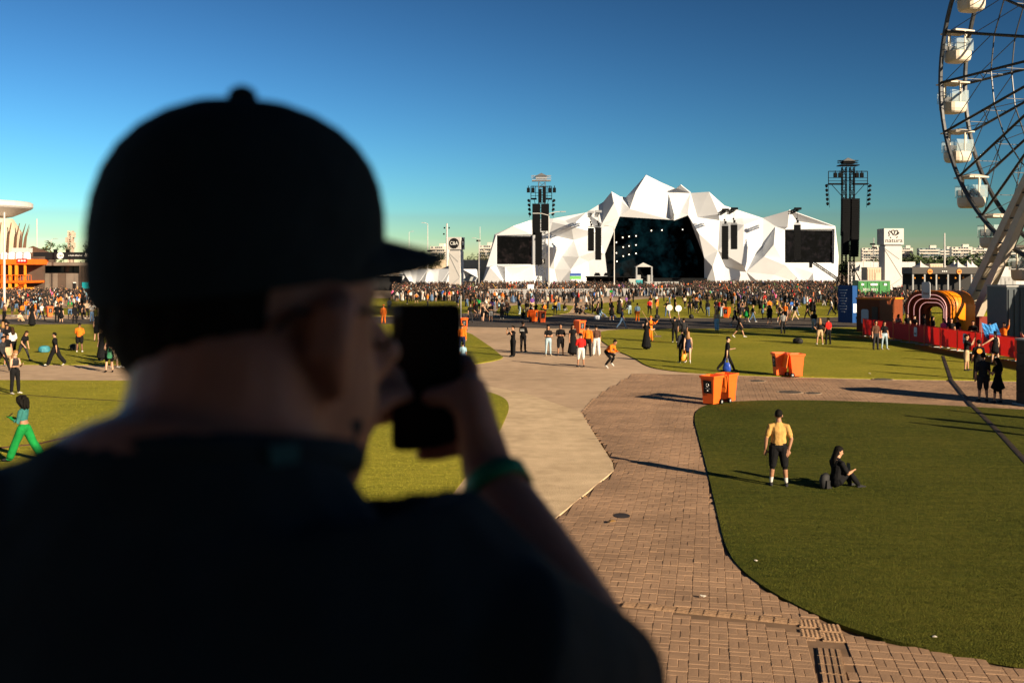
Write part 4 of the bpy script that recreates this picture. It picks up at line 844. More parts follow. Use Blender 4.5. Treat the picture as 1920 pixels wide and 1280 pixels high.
MB().box((0, 0, 1.6), (.14, .14, 3.2)).build('post', M_black, e); MB().box((0, -.1, 3.5), (1.6, .1, .45)).build('board', mat('sign_green', (.12, .4, .1), .5), e); MB().box((0, -.1, 3.95), (1.6, .1, .4)).build('board', mat('sign_blue', (.03, .08, .3), .5), e)

# ------------------------------------------------------------------ right side
def tent(px, Y, yb, yt, wpx, label):
    p = W(px, 520, Y); p.z = 0; zb = W(px, yb, Y).z; zt = W(px, yt, Y).z; w = wpx / F * Y / 2; e = empty('pagoda_tent', p, R(20), label, 'tent', 'white peaked tents'); s = MB(); n = 5; k = 0
    for i in range(n + 1):
        t = i / n; q = w * (1 - t) ** 1.9 + .03; z = zb + (zt - zb) * t
        s.v += [(-q, -q, z), (q, -q, z), (q, q, z), (-q, q, z)]
    for i in range(n):
        for j in range(4): s.f.append((i * 4 + j, i * 4 + (j + 1) % 4, i * 4 + 4 + (j + 1) % 4, i * 4 + 4 + j))
    s.build('canopy', M_wpaint, e); MB().box((0, 0, zb - .18), (2 * w, 2 * w, .35)).build('valance', M_wpaint, e)
    for a in (-1, 1):
        for b in (-1, 1): MB().box((a * w * .96, b * w * .96, zb / 2), (.12, .12, zb)).build('pole', M_steel, e)
for a in ((1613, 225, 505, 494, 20, 'white peaked tent nearest the taller speaker tower'), (1696, 190, 511, 499, 20, 'white peaked tent right of the flower sign tower'), (1726, 215, 500, 489, 20, 'white peaked tent left of the beige cabin'), (1771, 230, 500, 497, 16, 'flat white tent at the foot of the tapered mast'), (1789, 215, 500, 488, 20, 'left one of two tents left of the wheel legs'), (1796, 200, 501, 488, 22, 'front one of the tents left of the wheel legs'), (1814, 215, 500, 488, 16, 'tent just left of the wheel legs'), (1822, 225, 500, 488, 14, 'tent partly hidden by the wheel legs')): tent(*a)
def cabin(px0, px1, yt, Y, label, m, d=3.0, cat='container', name='site_container', rz=0.0, ribs=8):
    a = W(px0, yt, Y); b = W(px1, yt, Y); w = b.x - a.x; e = empty(name, ((a.x + b.x) / 2, Y, 0), rz, label, cat); h = a.z
    s = MB().box((0, d / 2, h / 2), (w, d, h))
    for i in range(ribs): s.box((-w / 2 + (i + .5) * w / ribs, -.03, h / 2), (w / ribs * .5, .06, h * .92))
    s.build('shell', m, e); MB().box((0, d / 2, h + .05), (w + .1, d + .1, .1)).build('roof', M_greyp, e); MB().box((w * .25, -.08, h * .42), (.8, .06, h * .8)).build('door', m, e)
    return e, w, h
cabin(1626, 1652, 502, 180, 'beige site cabin left of the flower sign tower', M_beige); cabin(1744, 1768, 495, 215, 'cream site cabin between the tents', M_beige); cabin(1845, 1905, 520, 175, 'grey cabin behind the wheel platform', M_greyp)
gb, w, h = cabin(1610, 1669, 527, 140, 'green container with white lettering right of the stage', mat('container_green', (.035, .20, .05), .5, var=.15), 2.5)
for i in range(3): MB().box((-w * .38 + i * w * .36, -.1, h * .85), (w * (.08, .22, .09)[i], .05, .28)).build('sign_mark', M_print_white, gb)
text('lettering', '2011 2021', .5, M_print_white, gb, (-.6, -.1, h * .62), (R(90), 0, 0))
bar = empty('burger_bar', W(1768, 560, 150), 0, 'dark fascia food bar with two round orange signs left of the wheel', 'bar'); bar.location.z = 0
s_ = 1900 / 150; Z = lambda py: HC + (503 - py) / s_; wb_ = 135 / s_
MB().box((0, 0, (Z(501) + Z(513)) / 2), (wb_, 4, Z(501) - Z(513))).build('fascia', mat('fascia_taupe', (.05, .046, .042), .6), bar)
for px in (1733, 1787):
    o = MB().lathe([(.36, -.04), (.36, .04)], 20).build('round_sign', mat('sign_orange', (.75, .25, .03), .5), bar, ((px - 1768) / s_, -2.06, Z(509))); o.rotation_euler[0] = R(90); MB().box((0, 0, .05), (.42, .16, .03)).build('sign_band', M_red, o)
for i in range(3): MB().box((-.9 + i * .28, -2.03, Z(508.5)), (.18, .04, .14)).build('sign_mark', M_print_white, bar)
for i in range(7): MB().box((-wb_ / 2 + .2 + i * (wb_ - .4) / 6, -1.7, Z(513) / 2), (.2, .2, Z(513))).build('post', M_greyp, bar)
MB().box((0, 1.6, Z(513) / 2), (wb_, .3, Z(513))).build('back_wall', M_ink, bar); MB().box((0, -1.2, .55), (wb_ * .95, .6, 1.1)).build('counter', M_brown, bar)
for i in range(8): MB().lathe([(.02, .35), (.16, 0), (.14, -.02)], 8).build('pendant_lamp', M_orl, bar, (-wb_ / 2 + .8 + i * 1.2, -.8, Z(513) - .7))
# orange sponsor gate, its container and blue totem
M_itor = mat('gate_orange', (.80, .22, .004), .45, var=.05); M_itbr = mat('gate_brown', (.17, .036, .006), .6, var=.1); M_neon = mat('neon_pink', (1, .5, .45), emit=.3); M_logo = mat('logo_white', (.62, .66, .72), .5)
def plaque(parent, loc, rot, w, h, txt, ts):
    r = w * .25; pts = []
    for cx, cy, a0 in ((w / 2 - r, h / 2 - r, 0), (-w / 2 + r, h / 2 - r, 90), (-w / 2 + r, -h / 2 + r, 180), (w / 2 - r, -h / 2 + r, 270)):
        for k in range(5): a = R(a0 + k * 22.5); pts.append((cx + r * cos(a), cy + r * sin(a)))
    o = MB().prism(pts, -.02, .02).build('plaque', M_logo, parent, loc); o.rotation_euler = rot
    text('lettering', txt, ts, M_itbr, o, (0, -h * .18, .026), (0, 0, 0)); return o
GA = math.atan2(-.8, .6)                                   # width direction of the gate front
gl = G(1697, 632.8); gate = empty('entrance_gate', gl, GA, 'bright orange tunnel gate with nested rounded arches and white sign', 'gate')
def arch(w, h, r, n=14): 
    p = [(w / 2, 0), (w / 2, h - r)]; p += [(w / 2 - r + r * cos(R(a * 90 / n)), h - r + r * sin(R(a * 90 / n))) for a in range(1, n + 1)]
    return p + [(-x, z) for x, z in reversed(p)]
GW, GH, GD = 3.35, 3.3, 3.2; cx = GW / 2
def arch_ring(w0, h0, w1, h1, y0, y1, r0, r1):
    a, b = arch(w0, h0, r0), arch(w1, h1, r1); n = len(a); s = MB()
    A = [(cx + x, y0, z) for x, z in a]; Bv = [(cx + x, y0, z) for x, z in b]; C = [(cx + x, y1, z) for x, z in a]; D = [(cx + x, y1, z) for x, z in b]
    s.v = A + Bv + C + D
    for i in range(n - 1):
        s.f += [(i, i + 1, n + i + 1, n + i), (2 * n + i + 1, 2 * n + i, 3 * n + i, 3 * n + i + 1), (i + 1, i, 2 * n + i, 2 * n + i + 1), (n + i, n + i + 1, 3 * n + i + 1, 3 * n + i)]
    for i in (0, n - 1): s.f.append((i, n + i, 3 * n + i, 2 * n + i))
    return s
arch_ring(GW, GH, GW - .12, GH - .06, .1, GD, 1.15, 1.12).build('shell', M_itor, gate, smooth=True)
for k in range(4):
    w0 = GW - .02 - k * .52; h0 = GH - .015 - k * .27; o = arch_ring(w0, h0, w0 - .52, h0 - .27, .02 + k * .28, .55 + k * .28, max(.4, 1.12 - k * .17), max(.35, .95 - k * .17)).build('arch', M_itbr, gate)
    if k < 3: MB().tube([(cx + x * 1, -.02 + k * .28, z) for x, z in arch(w0 - .5, h0 - .25, max(.35, .95 - k * .17))], .022, 5).build('neon_tube', M_neon, o)
MB().box((cx, GD - .3, 1.2), (GW - 2.3, .2, 2.4)).build('back_screen', M_ink, gate)
plaque(gate, (cx, -.15, GH + .05), (R(90), 0, 0), .62, 1.15, 'itaú', .3)
bx0 = G(1606, 622); bo = empty('sponsor_kiosk', bx0, GA, 'brown kiosk in shade with pale round cornered plaque', 'kiosk')
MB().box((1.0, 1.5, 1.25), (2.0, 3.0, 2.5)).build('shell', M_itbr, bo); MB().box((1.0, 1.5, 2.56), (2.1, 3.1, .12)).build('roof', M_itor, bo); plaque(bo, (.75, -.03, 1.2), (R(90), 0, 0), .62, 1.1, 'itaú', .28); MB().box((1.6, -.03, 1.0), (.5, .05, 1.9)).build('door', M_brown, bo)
bt = empty('blue_totem', G(1570, 604), GA, 'tall blue information totem at the crowd edge', 'totem'); M_blue = mat('totem_blue', (.008, .055, .20), .5, var=.06)
MB().box((.75, .45, 1.65), (1.5, .7, 3.3)).build('body', M_blue, bt); s = MB()
for i in range(9): s.box((.6, -.012, 2.9 - i * .24), (.8 - .2 * (i % 3), .02, .05))
s.build('print_lines', M_logo, bt); MB().box((1.512, .45, 1.3), (.02, .5, .8)).build('poster', M_logo, bt)
# planted bank behind the barriers
bank = MB(); a, b = G(1640, 600), G(1720, 600)
bnk = tag(MB().add([(29.5, 80, 0), (33, 76, 0), (50, 80, 0), (50, 98, 0), (40, 98, 0), (31.5, 81, 1.3), (34, 79, 1.3), (49, 84, 1.4), (49, 96, 1.4), (41, 96, 1.4)], [(0, 1, 6, 5), (1, 2, 7, 6), (2, 3, 8, 7), (3, 4, 9, 8), (4, 0, 5, 9), (5, 6, 7, 8, 9)]).build('grass_bank', M_turf_dry), kind='structure')
rnd = random.Random(21)
for i, (px, py) in enumerate(((1648, 606), (1662, 604), (1677, 606), (1690, 608), (1820, 612), (1850, 612), (1880, 616), (1905, 622))):
    p = G(px, py); e = empty('bush', p, 0, ['spiky', 'low', 'broad', 'small', 'dark', 'leafy', 'wide', 'tufted'][i] + ' green bush planted ' + ('left of the orange gate' if i < 4 else 'right of the orange gate') + ', %s from the gate' % (['fourth', 'third', 'second', 'first'][i] if i < 4 else ['first', 'second', 'third', 'fourth'][i - 4]), 'bush', 'bushes by the orange gate')
    plain_mesh(leaf_cloud((0, 0, .75), (1.0, 1.0, .75), 350, .2, rnd), 'foliage', M_leaf, e); MB().tube([(0, 0, 0), (0, 0, .7)], .06, 5).build('stem', M_bark, e)
gw = empty('red_hoarding', G(1800, 634), 0, 'dark red hoarding right of the orange gate', 'hoarding')
for i in range(7): MB().box((.6 + i * 1.5, .4 * i, .75), (1.46, .06, 1.5)).build('panel', mat('hoarding_red', (.20, .02, .01), .7), gw)
cabin(1888, 1975, 538, 60, 'blue grey container at the right edge behind the barriers', mat('container_grey', (.05, .066, .078), .55, var=.1), 2.5)
# red barriers: thin fabric that lets the low sun glow through
_n = M_red.node_tree.nodes; _l = M_red.node_tree.links; _t = _n.new('ShaderNodeBsdfTranslucent'); _t.inputs[0].default_value = (.75, .02, .012, 1); _m = _n.new('ShaderNodeMixShader'); _m.inputs[0].default_value = .26
_l.new(_n['Principled BSDF'].outputs[0], _m.inputs[1]); _l.new(_t.outputs[0], _m.inputs[2]); _l.new(_m.outputs[0], _n['Material Output'].inputs[0])
BL = [Vector((26.3, 44.5, 0)), Vector((26.4, 52, 0)), Vector((26.4, 55, 0)), Vector((25.9, 66.5, 0)), Vector((25.1, 72.5, 0))]
def along(t):
    L = [(b - a).length for a, b in zip(BL, BL[1:])]; t *= sum(L)
    for a, b, l in zip(BL, BL[1:], L):
        if t <= l: return a.lerp(b, t / l)
        t -= l
    return BL[-1]
ords = ['first', 'second', 'third', 'fourth', 'fifth', 'sixth', 'seventh', 'eighth', 'ninth', 'tenth', 'eleventh', 'twelfth', 'thirteenth']
NB = 13; M_post = mat('barrier_post', (.75, .10, .02), .4)
for i in range(NB):
    a, b = along(i / NB), along((i + 1) / NB); d = b - a; ang = math.atan2(d.y, d.x); L = d.length
    e = empty('crowd_barrier', (a + b) / 2, ang, 'red fabric covered barrier, %s in the row counted from the brown kiosk' % ords[NB - 1 - i], 'barrier', 'red barriers in a row')
    MB().add([(-L / 2 + .06, .01 * sin(i), .15), (L / 2 - .06, 0, .15), (L / 2 - .06, 0, 1.2), (-L / 2 + .06, 0, 1.2)], [(0, 1, 2, 3)]).build('fabric_panel', M_red, e)
    for sx in (-1, 1): MB().tube([(sx * (L / 2 - .03), 0, 0), (sx * (L / 2 - .03), 0, 1.24)], .03, 6).build('post', M_post, e)
    MB().tube([(-L / 2, 0, 1.24), (L / 2, 0, 1.24)], .025, 6).build('rail', M_red, e)
    for sx in (-.7, .7): MB().beam((sx, -.4, .03), (sx, .4, .03), .025).build('foot', M_steel, e)
    if i in (6, 9, 11): plaque(e, (.1, .035, .78), (R(90), 0, R(180)), .42, .6, 'itaú', .2)
# dark totem at the right edge that shades the path
rt = empty('dark_totem', G(1936, 764), R(8), 'dark brown wooden totem cut off by the right edge', 'totem')
M_wood = mat('totem_wood', (.04, .03, .02), .7, var=.3, scale=2)
for i in range(5): MB().box((.75, .45, .24 + i * .46), (1.5, .9, .45)).build('board', M_wood, rt)
MB().box((.75, .45, 2.33), (1.56, .96, .06)).build('cap', M_greyp, rt); MB().box((.75, .45, .03), (1.7, 1.1, .06)).build('plinth', M_greyp, rt)

# ------------------------------------------------------------------ ferris wheel
HX, HY, HZ, WR, WW = 37.1, 62.2, 18.7, 14.4, 2.2
U = Vector((.28, -.96, 0)).normalized(); N = Vector((.96, .28, 0)).normalized(); HUB = Vector((0, 0, HZ))
fw = empty('ferris_wheel', (HX, HY, 0), 0, 'large ferris wheel with white gondolas at the right edge', 'ferris wheel')
M_wsteel = mat('wheel_steel', (.055, .058, .062), .45, .5, var=.2); M_leg = mat('wheel_leg_white', (.50, .44, .36), .5, var=.08); M_tub = mat('gondola_white', (.55, .49, .40), .45, var=.06); M_gl = mat('gondola_glass', (.55, .68, .70), .08, spec=.6, alpha=.22)
NG = 24
def rimp(a, side, r=WR): return HUB + (-U * cos(a) + Vector((0, 0, sin(a)))) * r + N * side * WW / 2
for side in (-1, 1):
    s = MB(); pts = [rimp(2 * pi * i / 96, side) for i in range(97)]; s.tube(pts, .17, 6, cap=False); s.build('rim', M_wsteel, fw)
    s = MB(); s.tube([rimp(2 * pi * i / 24, side * .8, WR * .66) for i in range(25)], .05, 5, cap=False); s.build('inner_ring', M_wsteel, fw)
for i in range(NG):
    a = 2 * pi * i / NG; s = MB()
    for side in (-1, 1): s.tube([rimp(a, side), rimp(a, side * .9, 1.0)], .1, 5)
    for k in range(6):
        r0, r1 = WR * (.16 + k * .14), WR * (.16 + (k + 1) * .14); sd = 1 if k % 2 else -1
        s.tube([rimp(a, sd * (.9 + .1 * r0 / WR), r0), rimp(a, -sd * (.9 + .1 * r1 / WR), r1)], .032, 4); s.tube([rimp(a, -.95, r1), rimp(a, .95, r1)], .032, 4)
    s.tube([rimp(a, -1), rimp(a, 1)], .06, 5); s.build('spoke', M_wsteel, fw)
    b_ = 2 * pi * (i + 1) / NG; s = MB()
    for side in (-1, 1): s.tube([rimp(a, side, WR * .97), rimp(b_, side, WR * .66)], .03, 4)
    s.build('brace', M_wsteel, fw)
s = MB(); s.tube([HUB - N * 2.3, HUB + N * 2.3], .55, 14)
for side in (-1, 1): s.tube([HUB + N * side * 1.0, HUB + N * side * 1.2], 1.15, 18)
s.build('hub', M_wsteel, fw)
feet = [Vector((32.4, 73.2, 0)) - Vector((HX, HY, 0)), Vector((33.3, 54.5, 0)) - Vector((HX, HY, 0))]
for side in (-1, 1):
    for f in feet:
        ft = f if side < 0 else Vector((0, 0, 0)) + N * 2 * 5.2 + (f + Vector((0, 0, 0))) * 1.0
        top = HUB + N * side * 1.7 + Vector((0, 0, -.2)); s = MB(); off = U * .55
        for k in (-1, 1): s.tube([ft + off * k * 1.35, top + off * k * .45], [.42, .30], 4)
        leg = s.build('leg', M_leg, fw); s = MB()
        for k in range(1, 22): p = ft.lerp(top, k / 22.5); w_ = (1.35 + (.45 - 1.35) * k / 22.5); s.beam(p - off * w_ - N * .1, p + off * w_ - N * .1, .05)
        s.build('rung', M_wsteel, leg); MB().box(ft + Vector((0, 0, .25)), (2.6, 2.6, .5)).build('foot_plate', M_wsteel, leg)
s = MB(); 
for x in range(6): s.box((-3 + x * 1.6, 0, .9), (.15, 5, 1.8))
s.box((1, 0, 1.85), (10, 5.5, .15)).box((1, -2.7, 2.9), (10, .06, .06)).box((1, -2.7, 2.4), (10, .05, .05)); s.build('boarding_platform', M_wsteel, fw)
def gondola_at(pv, first=[None]):
    if first[0]: c = copy_tree(first[0], fw); c.location = pv; return c
    g = bpy.data.objects.new('gondola', None); COL.objects.link(g); g.parent = fw; g.location = pv; g.rotation_euler[2] = math.atan2(N.y, N.x); g.scale = (.86, .86, .93); first[0] = g
    MB().box((0, 0, -.02), (1.95, 1.95, .1)).add([(-.95, -.95, .03), (.95, -.95, .03), (.95, .95, .03), (-.95, .95, .03), (-.45, -.45, .22), (.45, -.45, .22), (.45, .45, .22), (-.45, .45, .22)], [(0, 1, 5, 4), (1, 2, 6, 5), (2, 3, 7, 6), (3, 0, 4, 7), (4, 5, 6, 7)]).build('roof', M_tub, g)
    s = MB(); prof = [(.78, -2.4), (.92, -2.3), (1.0, -2.05), (1.02, -1.62), (1.0, -1.58)]; nn = 24; k = 0
    for r, z in prof:
        for j in range(nn):
            a = 2 * pi * j / nn; c, q = cos(a), sin(a); e_ = (abs(c) ** 4 + abs(q) ** 4) ** -.25; s.v.append((r * .93 * c * e_, r * .93 * q * e_, z))
    for i in range(len(prof) - 1):
        for j in range(nn): s.f.append((i * nn + j, i * nn + (j + 1) % nn, (i + 1) * nn + (j + 1) % nn, (i + 1) * nn + j))
    s.f.append(tuple(reversed(range(nn)))); s.f.append(tuple((len(prof) - 1) * nn + j for j in range(nn))); s.build('tub', M_tub, g)
    for a, b in ((0, -.92), (0, .92), (-.92, 0), (.92, 0)): MB().box((a, b, -.8), (.1, .1, 1.6)).build('post', M_tub, g)
    for a, b, w1, w2 in ((-.46, -.93, .8, .03), (.46, -.93, .8, .03), (-.46, .93, .8, .03), (.46, .93, .8, .03), (-.93, -.46, .03, .8), (-.93, .46, .03, .8), (.93, -.46, .03, .8), (.93, .46, .03, .8)): MB().box((a, b, -1.12), (w1, w2, .95)).build('pane', M_gl, g)
    for b in (-.6, .6): MB().box((0, b, -1.45), (1.4, .4, .08)).box((0, b * 1.3, -1.2), (1.4, .08, .5)).build('bench', M_wsteel, g)
    MB().tube([(-1.1, 0, .1), (1.1, 0, .1)], .06, 6).build('pivot', M_wsteel, g)
    return g
for i in range(NG): gondola_at(rimp(2 * pi * i / NG, 0))

# ------------------------------------------------------------------ orange wheelie bins
M_bin = mat('bin_orange', (.85, .115, .012), .42, var=.05, scale=3, spec=.4); M_binl = mat('bin_light', (.88, .20, .02), .42, var=.05, scale=3, spec=.4)
def make_bin():
    e = empty('wheelie_bin', (0, 0, 0)); s = MB()
    def ring(z, w, d, y): return [(-w / 2, y - d / 2, z), (w / 2, y - d / 2, z), (w / 2, y + d / 2, z), (-w / 2, y + d / 2, z)]
    R_ = [ring(.05, .42, .46, 0), ring(.32, .45, .50, .01), ring(.96, .54, .64, .03), ring(.965, .60, .72, .03), ring(1.05, .61, .74, .03), ring(1.05, .54, .66, .03), ring(.7, .48, .56, .02)]
    for r in R_: s.v += r
    for i in range(len(R_) - 1):
        for j in range(4): s.f.append((i * 4 + j, i * 4 + (j + 1) % 4, i * 4 + 4 + (j + 1) % 4, i * 4 + 4 + j))
    s.f += [(3, 2, 1, 0), tuple(range(24, 28))]; s.build('body', M_bin, e)
    MB().tube([(-.22, .40, 1.02), (-.22, .48, 1.03), (.22, .48, 1.03), (.22, .40, 1.02)], .02, 6).build('handle', M_bin, e)
    # lid folded open down the back
    MB().slab([(-.29, .44, 1.0), (.29, .44, 1.0), (.26, .52, .42), (-.26, .52, .42)], (0, 1, 0), .025).build('lid', M_binl, e)
    MB().tube([(-.26, .25, .1), (.26, .25, .1)], .015, 6).build('axle', M_black, e)
    for sx in (-1, 1):
        w = MB(); w.tube([(sx * .235, .25, .1), (sx * .285, .25, .1)], .1, 16); o = w.build('wheel', M_black, e); MB().tube([(sx * .286, .25, .1), (sx * .292, .25, .1)], .05, 10).build('hub_cap', M_greyp, o)
    st = MB().slab([(-.17, -.262, .42), (.17, -.262, .42), (.17, -.296, .88), (-.17, -.296, .88)], (0, 1, .07), .004).build('sticker', M_ink, e)
    # recycling arrows and small mark printed on the sticker
    s = MB()
    for k in range(3):
        a0 = R(90 + k * 120); pts = [(.055 * cos(a0 + R(t)), -.288 - .003 * 0, .72 + .055 * sin(a0 + R(t))) for t in (10, 45, 80)]; s.tube(pts, .011, 5)
    s.tube([(-.02, -.277, .52), (.02, -.277, .52)], .018, 6); s.tube([(-.1, -.281, .60), (.1, -.281, .60)], .005, 4); s.build('recycling_mark', M_print_white, st)
    return e
bin0 = make_bin()
bins = [(1334, 758, -42, 'front bin of the orange pair at the near lawn tip, with black sticker'), (1363, 753, 138, 'orange wheelie bin behind the stickered one at the tip of the near lawn'), (1462, 704, -84, 'left one of two orange bins back to back between lawn and paver path'), (1492, 706, 96, 'right one of two orange bins back to back between lawn and paver path'),
        (1001, 603, 60, 'red lit left bin of the pair before the sitting crowd'), (1017, 605, 12, 'right bin of the pair before the sitting crowd, with black sticker'), (870, 621, 8, 'orange bin with black sticker right beside the raised phone'), (1088, 627, 30, 'orange bin with black sticker behind the standing group on the path'), (912, 562, 20, 'orange bin at the left end of the grey crowd fence'), (1036, 566, 25, 'orange bin in front of the grey crowd fence'),
        (93, 594, 40, 'orange bin among the people on the left lawn'), (789, 549, 20, 'small orange bin in the far crowd by the cap brim'), (1362, 596, -30, 'red orange bin at the edge of the asphalt road')]
for i, (px, py, hd, lab) in enumerate(bins):
    b = bin0 if i == 0 else copy_tree(bin0); b.location = G(px, py); b.rotation_euler[2] = R(hd); tag(b, lab, 'bin', 'orange wheelie bins'); b.scale = (.99,) * 3
pl = empty('slim_post', G(864, 621), 0, 'grey slim post behind the bin beside the phone', 'post'); MB().tube([(0, 0, 0), (0, 0, 2.7)], .05, 8).build('shaft', M_greyp, pl); MB().lathe([(.16, 0), (.16, .04)], 10).build('base_plate', M_greyp, pl)
# ------------------------------------------------------------------ things people carry or put down
def backpack(px, py, m, label, rz=0, loc=None, lying=True):
    p = loc if loc is not None else G(px, py); e = empty('backpack', p, rz, label, 'bag'); s = MB(); s.lathe([(.10, 0), (.18, .05), (.2, .16), (.16, .27), (.06, .31)], 12); o = s.build('body', m, e, smooth=True); o.scale = (1.3, .8, 1)
    MB().box((0, -.15, .11), (.26, .08, .15)).build('pocket', m, e); MB().tube([(-.1, .14, .05), (-.1, .2, .16), (-.1, .1, .28)], .012, 5).build('strap', M_ink, e); return e
def tote(hand, m, label, h=.42, w=.36):
    e = empty('carrier_bag', hand - Vector((0, 0, h + .22)), random.uniform(-.4, .4), label, 'bag'); s = MB(); s.lathe([(.08, 0), (w * .5, .03), (w * .56, h * .4), (w * .42, h * .8), (w * .3, h)], 12); o = s.build('body', m, e, smooth=True); o.scale = (1, .45, 1)
    for sy in (-1, 1): MB().tube([(-.08, sy * .03, h - .02), (-.05, 0, h + .2), (.05, 0, h + .2), (.08, sy * .03, h - .02)], .008, 5).build('handle', m, e)
    return e
def phone(p, rz, label, tilt=-50):
    e = MB().box((0, 0, 0), (.074, .012, .15)).build('phone', M_ink, None, p, rz); e.rotation_euler[0] = R(tilt); MB().box((0, .0068, 0), (.066, .002, .14)).build('screen', M_glassd, e); return tag(e, label, 'phone')
# ------------------------------------------------------------------ people the photograph lets you tell apart
FITS['yellowman'] = dict(build=1.12, sleeve=.40, leg='shorts', sock=.10, detail=1, belly=.015); FITS['yellowman']['leg'] = 'knee'
POSES['yellowman'] = dict(legs=((2, 5, 0), (-1, 5, 0)), arms=(((.33, -.06, -1), (.06, .14, -1)), ((.34, -.14, -1), (-.26, -.16, -1))), hyaw=-6)
POSES['greenwoman'] = dict(lean=3, hpitch=16, legs=((24, 2, 4), (-25, 2, 8)), arms=(((.2, .2, -1), (-.3, .9, .42)), ((.2, .25, -1), (-.4, .9, .3))))
FITS['greenwoman'] = dict(fem=1, leg='wide', sleeve=.72, crop=1, bare=1, glove=1, detail=1)
POSES['seated'] = dict(lean=8, legs=((122, 6, 88), (118, 12, 80)), arms=(((.2, .6, -.75), (-.2, .85, .1)), ((.2, .55, -.8), (-.3, .85, .25))), hyaw=-22, hpitch=6)
FITS['seated'] = dict(fem=1, leg='trousers', sleeve=.45, detail=1)
o, J = person(1460, 912, 172, 'yellowman', 'yellowman', 'buzz', 'tan', 'black', 'man in yellow T-shirt and black shorts standing on the near lawn, back turned', 1, alt='white', h=1.74, voxel=.011)
o, J = person(1566, 918, 118, 'seated', 'seated', 'long', 'black', 'black', 'woman in black sitting on the near lawn with a phone', 0, h=1.66, voxel=.011, eyes=True)
phone(J[1] + Vector((.02, -.02, .09)), R(150), 'dark phone held by the seated woman in black', -20)
b = backpack(1548, 917, mat('bag_black', (.012, .012, .013), .7), 'black backpack standing behind the seated woman', R(30)); b.scale = (.62, .62, 1.15)
o, J = person(45, 866, 268, 'greenwoman', 'greenwoman', 'curly', 'teal', 'lime', 'curly haired woman in bright green cargo trousers walking with a phone', 1, alt='lime', shoe='charcoal', h=1.66, voxel=.012, eyes=True)
phone(J[-1] + Vector((-.03, 0, .06)), R(268), 'dark phone in the hand of the woman in green trousers')
